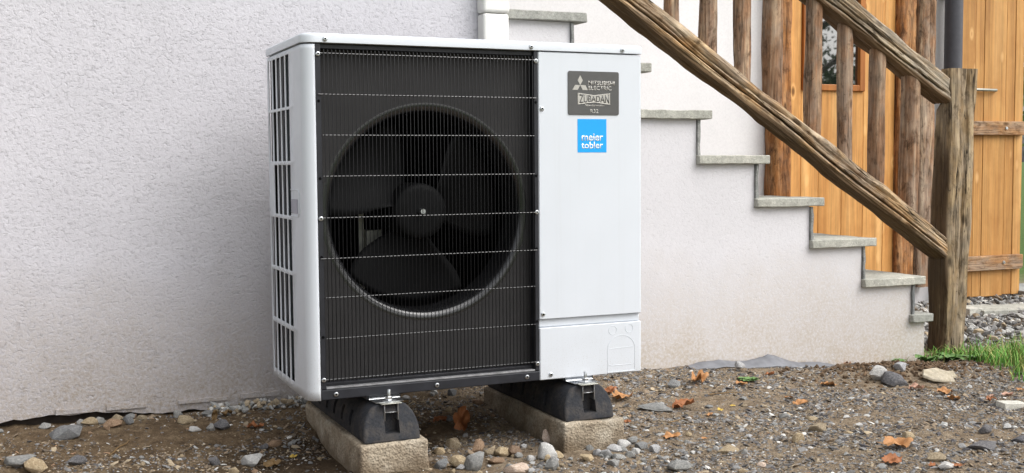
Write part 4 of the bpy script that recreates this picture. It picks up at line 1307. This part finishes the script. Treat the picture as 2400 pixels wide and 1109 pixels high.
scatter_stones(26, (.34, .74), (.40, .70), (.014, .038), 'ggtbdw'.replace('d', 'g'), 'small %s stone behind the concrete blocks under the pump', 'stones under the heat pump')
scatter_stones(30, (-.75, .12), (.02, .62), (.010, .024), 'ggttbb', 'small %s stone scattered on the brown soil left of the pump', 'stones on the left soil')
scatter_stones(40, (.34, .74), (-.30, -.02), (.012, .030), 'gggwtt', 'small %s stone in the foreground between the blocks', 'stones between the blocks')
scatter_stones(30, (.74, 1.25), (-.34, -.09), (.013, .034), 'gwwgg', 'small %s broken stone in front of the right concrete block', 'pale stones by the right block')
def right_line(x): return .05 - .2 * (x - 1.2)
scatter_stones(60, (1.05, 2.7), (-.55, .35), (.011, .032), 'ggtwgt', 'flat %s chip of stone lying on the right gravel', 'stone chips on the right gravel', flat=.05)
# ------------------------------------------------------------------ gravel
ICO = None
def ico():
    bm = bmesh.new(); bmesh.ops.create_icosphere(bm, subdivisions=1, radius=1.0)
    V = np.array([v.co[:] for v in bm.verts]); bm.verts.index_update()
    F = np.array([[v.index for v in f.verts] for f in bm.faces]); bm.free()
    return V, F
IV, IF = ico()
OV = np.array([(1, 0, 0), (-1, 0, 0), (0, 1, 0), (0, -1, 0), (0, 0, 1), (0, 0, -1)], float)
OF = np.array([(0, 2, 4), (2, 1, 4), (1, 3, 4), (3, 0, 4), (2, 0, 5), (1, 2, 5), (3, 1, 5), (0, 3, 5)])
PAL = 1.3 * np.array([(0.085, .080, .078), (.13, .125, .12), (.19, .185, .18), (.10, .08, .06), (.17, .13, .09), (.26, .21, .145), (.27, .27, .26), (.40, .39, .365), (.055, .052, .055), (.22, .14, .085)])
P_L = np.array([.08, .12, .10, .20, .22, .13, .05, .025, .06, .015])
P_R = np.array([.15, .20, .17, .10, .13, .09, .06, .03, .06, .01])
P_G = np.array([.02, .12, .28, .01, .04, .07, .33, .12, .01, .0])
def chips(n, X, Y, size, prob_fn, base=(OV, OF), flat=(.25, .6), lift=0.25, zfn=None):
    BV, BF = base
    nv = len(BV)
    th = nr.uniform(0, 2 * np.pi, n)
    ax = size * nr.uniform(.7, 1.5, n); ay = size * nr.uniform(.45, 1.0, n); az = size * nr.uniform(flat[0], flat[1], n)
    V = BV[None] * (1 + nr.uniform(-.32, .32, (n, nv, 1)))
    V = V + nr.normal(0, .12, V.shape)
    V = V * np.stack([ax, ay, az], 1)[:, None, :]
    tx, ty = nr.normal(0, .28, n), nr.normal(0, .28, n)
    z = V[..., 2] + V[..., 0] * tx[:, None] + V[..., 1] * ty[:, None]
    c, s = np.cos(th)[:, None], np.sin(th)[:, None]
    x = V[..., 0] * c - V[..., 1] * s; y = V[..., 0] * s + V[..., 1] * c
    gz = np.array([gh(float(a_), float(b_)) for a_, b_ in zip(X, Y)])
    if zfn is not None: gz = gz + zfn
    V = np.stack([x + X[:, None], y + Y[:, None], z + (gz + az * lift)[:, None]], 2).reshape(-1, 3)
    F = (BF[None] + (np.arange(n) * nv)[:, None, None]).reshape(-1, 3)
    ci = prob_fn(X, Y)
    cols = PAL[ci] * nr.uniform(.75, 1.3, (n, 1))
    return V, F, np.repeat(cols, nv, 0)
def pick(X, Y):
    t = np.clip((X - .3) / 1.1 - .5 * (Y - .1), 0, 1)
    out = np.empty(len(X), int)
    for k in range(len(X)):
        q = P_L * (1 - t[k]) + P_R * t[k]
        out[k] = np.searchsorted(np.cumsum(q) / q.sum(), nr.random())
    return np.minimum(out, len(PAL) - 1)
def region(n, dens=None):
    X, Y = [], []
    while len(X) < n:
        x = nr.uniform(-1.2, 3.2, 4000); y = nr.uniform(-1.15, .735, 4000)
        near = .37 - .467 * (x + .78) - .30          # a little nearer than the frame's lower edge
        ok = y > near
        if dens is not None: ok &= nr.random(4000) < dens(x, y)
        for a_, b_ in zip(x[ok], y[ok]):
            if not blocked(a_, b_, .004): X.append(a_); Y.append(b_)
    return np.array(X[:n]), np.array(Y[:n])
def dens_map(x, y):
    d = np.array([.42 + 1.1 * mn.noise((float(a_) * 2.3, float(b_) * 4.5, 2.0)) + .5 * mn.noise((float(a_) * 8, float(b_) * 10, 5.0)) for a_, b_ in zip(x, y)])
    left = np.clip(1 - (x - .2) / .9, 0, 1)
    d = d * (1 - .30 * left) + .25 * (1 - left)
    mound = np.exp(-((x - 2.5) / .35) ** 2 - ((y - .47) / .16) ** 2)
    grassy = np.clip((x - 2.75) / .3, 0, 1)
    return np.clip(d * (1 - .8 * mound) * (1 - .8 * grassy), .06, 1)
parts = []
X, Y = region(42000, dens_map); parts.append(chips(len(X), X, Y, nr.uniform(.0022, .0048, len(X)), pick))
X, Y = region(15000, dens_map); parts.append(chips(len(X), X, Y, nr.uniform(.004, .0072, len(X)), pick, (OV, OF)))
X, Y = region(3400, dens_map); parts.append(chips(len(X), X, Y, nr.uniform(.0065, .013, len(X)), pick, (IV, IF), flat=(.2, .5)))
def join(parts):
    Vs, Fs, Cs, b = [], [], [], 0
    for V, F, C_ in parts:
        Vs.append(V); Fs.append(F + b); Cs.append(C_); b += len(V)
    return np.concatenate(Vs), np.concatenate(Fs), np.concatenate(Cs)
# clods of the soil mound
X = nr.normal(2.55, .22, 900); Y = np.clip(nr.normal(.47, .09, 900), .2, .70)
V, F, C_ = chips(900, X, Y, nr.uniform(.003, .012, 900), lambda X, Y: np.full(len(X), 3), (IV, IF), flat=(.6, 1.0))
parts.append((V, F, np.repeat(np.array([(.135, .088, .052)]) * nr.uniform(.6, 1.3, (900, 1)), len(IV), 0)))
# crumbs of pale mortar fallen at the foot of the wall beside the pump
X = nr.uniform(-.16, .30, 420); Y = .735 - np.abs(nr.normal(0, .030, 420))
parts.append(chips(420, X, Y, nr.uniform(.004, .014, 420), lambda X, Y: nr.choice([5, 6, 7, 6, 5], len(X)), (IV, IF), flat=(.5, .9), zfn=np.clip(nr.normal(.006, .008, 420), 0, .02)))
V, F, C_ = join(parts)
tag(fast_mesh('gravel', V, F, MAT['gravel'], C_), 'loose brown and grey gravel chips covering the soil', 'gravel', kind='stuff')
# pale crushed stone under the barn door
n = 2600
X, Y = nr.uniform(3.1, 5.6, n), nr.uniform(.95, 2.16, n)
pg = lambda X, Y: np.minimum(np.searchsorted(np.cumsum(P_G), nr.random(len(X))), len(PAL) - 1)
hgt_ = nr.uniform(0, .030, n)
A = chips(n, X, Y, nr.uniform(.010, .026, n), pg, (IV, IF), flat=(.4, .8), zfn=hgt_)
X, Y = nr.uniform(3.1, 5.6, 9000), nr.uniform(.85, 2.18, 9000)
B = chips(9000, X, Y, nr.uniform(.004, .010, 9000), pg, (OV, OF), flat=(.4, .8), zfn=nr.uniform(0, .015, 9000))
V, F, C_ = join([A, B])
tag(fast_mesh('crushed_stone', V, F, MAT['gravel'], C_), 'pale grey crushed stone bed below the barn door', 'gravel', kind='stuff')
o = slab(4.15, 5.15, 1.50, 1.72, -.215, -.180, 71, .004).build('stone_slab', MAT['gneiss'], None, smooth=True, angle=35, bevel=.003, origin=(4.6, 1.6, -.2))
o.rotation_euler = (.02, .01, -.16)
tag(o, 'long grey stone slab lying in the crushed stone below the barn door', 'slab')
o = slab(4.06, 4.16, 1.60, 1.68, -.225, -.165, 72, .002).build('stone_block', STONE['cut'], None, bevel=.003, origin=(4.1, 1.64, -.2))
tag(o, 'small pale stone block between the post and the stone slab', 'stone')
o = slab(5.03, 5.5, 2.05, 2.45, -.23, -.17, 73, .003).build('threshold_slab', MAT['slate'], None, bevel=.003, origin=(5.2, 2.2, -.2))
tag(o, 'dark stone slab at the foot of the barn door', 'slab')

# ------------------------------------------------------------------ grey plastic sheet at the foot of the stairs
def sheet():
    prof = [(1.58, -.170), (1.64, -.160), (1.70, -.150), (1.74, -.142), (1.84, -.141), (1.90, -.150), (1.962, -.154), (2.02, -.148), (2.05, -.145), (2.078, -.133), (2.10, -.142), (2.13, -.151), (2.17, -.166), (2.216, -.180), (2.27, -.183), (2.326, -.186), (2.38, -.196), (2.43, -.210)]
    V, F = [], []
    xs = np.linspace(1.58, 2.43, 70)
    px, pz_ = [q[0] for q in prof], [q[1] for q in prof]
    m = 9
    for i, x in enumerate(xs):
        zt = float(np.interp(x, px, pz_)) + .003 * mn.noise((x * 40, 0, 0))
        out = .055 + .02 * mn.noise((x * 6, 2, 0))
        zg = gh(x, .735 - out) + .001
        for j in range(m):
            u = j / (m - 1)
            y = .738 - out * (1 - u) ** 1.0 * (1 + .3 * math.sin(u * 3)) + .006 * mn.noise((x * 16, u * 3, 1))
            z = zg + (zt - zg) * u + .004 * mn.noise((x * 22, u * 4, 5)) * (1 - abs(2 * u - 1))
            V.append((x, min(y, .7415), z))
    for i in range(len(xs) - 1):
        for j in range(m - 1):
            a_ = i * m + j
            F.append((a_, a_ + m, a_ + m + 1, a_ + 1))
    o = MB().add(V, F).build('plastic_sheet', MAT['sheet'], None, smooth=True, angle=60, solid=.003, origin=(2.0, .72, -.19))
    tag(o, 'crumpled grey plastic sheet sticking up along the foot of the stairs', 'plastic sheet')
sheet()

# ------------------------------------------------------------------ fallen leaves
def leaf_mesh(seed, curl):
    r_ = random.Random(seed)
    n, m = 30, 5
    V = [(0, 0, 0)]
    lob = r_.choice((3, 0, 0, 5))
    for j in range(1, m + 1):
        for k in range(n):
            t = 2 * math.pi * k / n
            rr = 1.0 if lob == 0 else 1 + .09 * math.cos(lob * t) + .07 * math.cos(2 * lob * t + 1) + .10 * math.cos(t + seed)
            rr *= 1 + .045 * (1 if k % 2 else -1) * (j / m) + .14 * mn.noise((math.cos(t) * 1.4 + seed, math.sin(t) * 1.4, 0))
            x = .5 * rr * math.cos(t) * j / m
            y = .5 * rr * math.sin(t) * j / m * (.62 if lob != 5 else .8)
            V.append((x, y, 0))
    W_ = []
    for x, y, z in V:
        zz = curl * (.9 * y * y * 2 + .35 * x * x) + .10 * curl * math.sin(x * 9 + seed) + (.28 * curl + .10) * mn.noise((x * 4 + seed, y * 4, 0)) + .05 * abs(y)
        W_.append((x, y, zz))
    F = [(0, 1 + k, 1 + (k + 1) % n) for k in range(n)]
    for j in range(1, m):
        for k in range(n):
            a_, b_ = 1 + (j - 1) * n + k, 1 + (j - 1) * n + (k + 1) % n
            F.append((a_, a_ + n, b_ + n, b_))
    # stalk
    b = len(W_)
    for q in range(5):
        xx = -.45 - .09 * q
        for dy, dz in ((-.008, 0), (.008, 0), (0, .012)):
            W_.append((xx, dy + .02 * q * q * .2, dz + .02 * q))
    for q in range(4):
        for k in range(3):
            a_ = b + q * 3 + k; c_ = b + q * 3 + (k + 1) % 3
            F.append((a_, c_, c_ + 3, a_ + 3))
    zs = min(w[2] for w in W_)
    me = bpy.data.meshes.new('leaf')
    me.from_pydata([(x, y, z - zs) for x, y, z in W_], [], F); me.update()
    me.polygons.foreach_set('use_smooth', [True] * len(F))
    return me
for k, (x, y, w, c, b, l) in enumerate(LEAVES):
    me = leaf_mesh(300 + k, min(b * 1.6, 1.3))
    me.materials.append(LEAFM[c])
    o = bpy.data.objects.new('fallen_leaf', me); COL.objects.link(o)
    w = w * .9
    if b > 1:
        o.rotation_euler = (math.radians(75), math.radians(-80), rng.uniform(-.3, .3)); o.scale = (w * 1.9, w * 1.5, w)
        o.location = (x, y, gh(x, y) + w * .75)
    else:
        o.rotation_euler = (rng.uniform(-.15, .35), rng.uniform(-.15, .15), rng.uniform(-.5, .5)); o.scale = (w, w * .95, w)
        o.location = (x, y, gh(x, y) + .003)
    tag(o, l, 'leaf')

# ------------------------------------------------------------------ twigs
for x, y, L, th, rr_, l in ((.41, .60, .16, .1, .006, 'pale broken stick lying behind the left rubber foot'),
                            (-.46, .44, .10, .9, .0022, 'thin dry twig on the brown soil at the left'),
                            (1.62, .38, .13, -.2, .002, 'thin dry twig right of the russet leaf'),
                            (1.95, .10, .11, .5, .002, 'thin dark twig on the middle of the right gravel'),
                            (2.42, .18, .09, -.6, .0018, 'short twig below the soil mound'),
                            (1.25, .12, .08, .3, .0018, 'short twig right of the right concrete block')):
    pts = [(x + math.cos(th) * L * (u - .5) + .004 * math.sin(u * 9), y + math.sin(th) * L * (u - .5) + .003 * math.sin(u * 7), 0) for u in (0, .2, .4, .6, .8, 1)]
    pts = [(a_, b_, gh(a_, b_) + rr_ + .003) for a_, b_, _ in pts]
    o = MB().tube(pts, [rr_, rr_ * 1.1, rr_, rr_ * .9, rr_ * .8, rr_ * .5], 7).build('twig', LEAFM['b'], None, smooth=True, origin=(x, y, gh(x, y)))
    tag(o, l, 'twig')

# ------------------------------------------------------------------ grass and weeds
def blades(n, XY, hr, wr, cols, bend=.6):
    Vs, Fs, Cs = [], [], []
    for k in range(n):
        x, y = XY()
        h = nr.uniform(*hr); w = nr.uniform(*wr); th = nr.uniform(0, 2 * np.pi); b = nr.uniform(.1, bend) * h
        c = cols[nr.integers(len(cols))] * nr.uniform(.7, 1.25)
        px, py = -np.sin(th), np.cos(th)
        z0 = gh(float(x), float(y)) - .004
        base = len(Vs)
        for q in range(5):
            u = q / 4
            ww = w * (1 - u ** 1.6) * .5 + .0002
            cx_, cy_ = x + np.cos(th) * b * u * u, y + np.sin(th) * b * u * u
            zz = z0 + h * (u - .25 * u * u * b / h)
            Vs += [(cx_ + px * ww, cy_ + py * ww, zz), (cx_ - px * ww, cy_ - py * ww, zz)]
            Cs += [c * (.8 + .3 * 0)] * 2
        for q in range(4):
            a_ = base + 2 * q
            Fs.append((a_, a_ + 1, a_ + 3, a_ + 2))
    return np.array(Vs), np.array(Fs), np.array(Cs)
GC = 1.35 * np.array([(.10, .26, .035), (.14, .33, .055), (.08, .21, .032), (.20, .36, .075), (.36, .35, .12)])
def in_grass():
    while True:
        x, y = nr.uniform(2.70, 4.0), nr.uniform(-.5, .95)
        edge = 2.74 + .50 * (y - .05) + .05 * mn.noise((y * 9, 1, 0))
        if y < .05: edge = 2.74 + .9 * (.05 - y)
        far = .78 - .2 * (x - 3.1)
        if x > edge and y < far and nr.random() < min(1, (x - edge) / .12 + .12) and not blocked(x, y, .01): return x, y
def by_post():
    return nr.normal(3.02, .09), np.clip(nr.normal(.70, .04), .55, .78)
B1 = blades(260, by_post, (.02, .075), (.0025, .006), GC, 1.3)
V, F, C_ = blades(5600, in_grass, (.03, .105), (.003, .007), GC, .9)
V, F, C_ = join([B1, (V, F, C_)])
tag(fast_mesh('grass', V, F, MAT['grass'], C_), 'tuft of bright green grass at the right edge beside the post', 'grass', kind='stuff')
def rosette(x, y, n, L, seed, label, up=.5):
    r_ = random.Random(seed)
    V, F = [], []
    z0 = gh(x, y)
    for k in range(n):
        th = 2 * math.pi * (k + r_.uniform(-.3, .3)) / n
        l_ = L * r_.uniform(.6, 1.1); w = l_ * r_.uniform(.22, .34); e = up * r_.uniform(.4, 1.2)
        b = len(V)
        for q in range(7):
            u = q / 6
            ww = w * math.sin(math.pi * min(1, u * .92 + .08)) ** .8
            d = l_ * u
            zz = z0 + .004 + d * e - .6 * e * d * u + .002 * math.sin(q * 2 + k)
            cx_, cy_ = x + math.cos(th) * d, y + math.sin(th) * d
            V += [(cx_ - math.sin(th) * ww, cy_ + math.cos(th) * ww, zz + ww * .35), (cx_, cy_, zz), (cx_ + math.sin(th) * ww, cy_ - math.cos(th) * ww, zz + ww * .35)]
        for q in range(6):
            a_ = b + 3 * q
            F += [(a_, a_ + 1, a_ + 4, a_ + 3), (a_ + 1, a_ + 2, a_ + 5, a_ + 4)]
    o = MB().add(V, F).build('weed', MAT['weed'], None, smooth=True, origin=(x, y, z0), fix=False)
    tag(o, label, 'weed')
rosette(1.80, .49, 12, .045, 1, 'small flat green weed in the soil below the grey plastic sheet', .3)
rosette(2.735, .70, 6, .045, 2, 'tiny green seedling at the foot of the stair wall', 1.0)
rosette(2.84, .66, 14, .060, 3, 'leafy green weed left of the wooden post', .8)
rosette(2.97, .64, 16, .080, 4, 'broad leaved weed in front of the wooden post', .6)
rosette(3.08, .60, 15, .070, 5, 'broad leaved weed at the right front of the wooden post', .6)

# ------------------------------------------------------------------ trees in front of the house (they show in the door glass)
def tree(x, y, H, R, seed, label, nl=9000, ls=.075):
    t = thing('tree', (x, y, -.2), label, 'tree', 'trees facing the house')
    r_ = random.Random(seed)
    mb = MB()
    mb.tube([(x, y, -.3), (x + .05, y, H * .3), (x - .05, y + .08, H * .6), (x, y, H * .92)], [R * .09, R * .075, R * .05, R * .015], 10)
    tips = []
    for k in range(16):
        z0 = H * (.25 + .6 * k / 16); th = k * 2.4 + r_.uniform(-.3, .3); l_ = R * r_.uniform(.6, 1.0) * (1.1 - .5 * k / 16)
        p1 = (x + math.cos(th) * l_ * .5, y + math.sin(th) * l_ * .5, z0 + l_ * .25); p2 = (x + math.cos(th) * l_, y + math.sin(th) * l_, z0 + l_ * .35)
        mb.tube([(x, y, z0), p1, p2], [R * .03, R * .018, R * .005], 6)
        tips += [p1, p2, ((p1[0] + p2[0]) / 2, (p1[1] + p2[1]) / 2, (p1[2] + p2[2]) / 2)]
    mb.build('trunk', MAT['bark'], t, smooth=True)
    g_ = np.random.default_rng(seed)
    tp = np.array(tips)[g_.integers(len(tips), size=nl)]
    C0 = tp + g_.normal(0, R * .17, (nl, 3))
    a1 = g_.normal(0, 1, (nl, 3)); a1 /= np.linalg.norm(a1, axis=1)[:, None]
    a2 = np.cross(a1, g_.normal(0, 1, (nl, 3))); a2 /= np.linalg.norm(a2, axis=1)[:, None]
    s = ls * g_.uniform(.6, 1.3, (nl, 1))
    V = np.stack([C0 - a1 * s, C0 + a2 * s * .5, C0 + a1 * s, C0 - a2 * s * .5], 1).reshape(-1, 3) - np.array([x, y, -.2])
    F = np.arange(nl * 4).reshape(-1, 4)
    fast_mesh('crown', V, F, MAT['treeleaf'], parent=t)
tree(10.6, -7.4, 6.8, 2.4, 1, 'loose leafy tree opposite the door, reflected in its glass', 9000, .05)
tree(12.6, -9.4, 2.1, 1.6, 2, 'bushy low tree opposite the door beside the taller one', 9000)
tree(7.2, -9.5, 8.0, 2.6, 3, 'tall dark tree farther back opposite the door', 9000)
tree(7.4, 5.6, 2.4, 1.3, 4, 'green bush beyond the house corner at the right edge', 5000, .06)
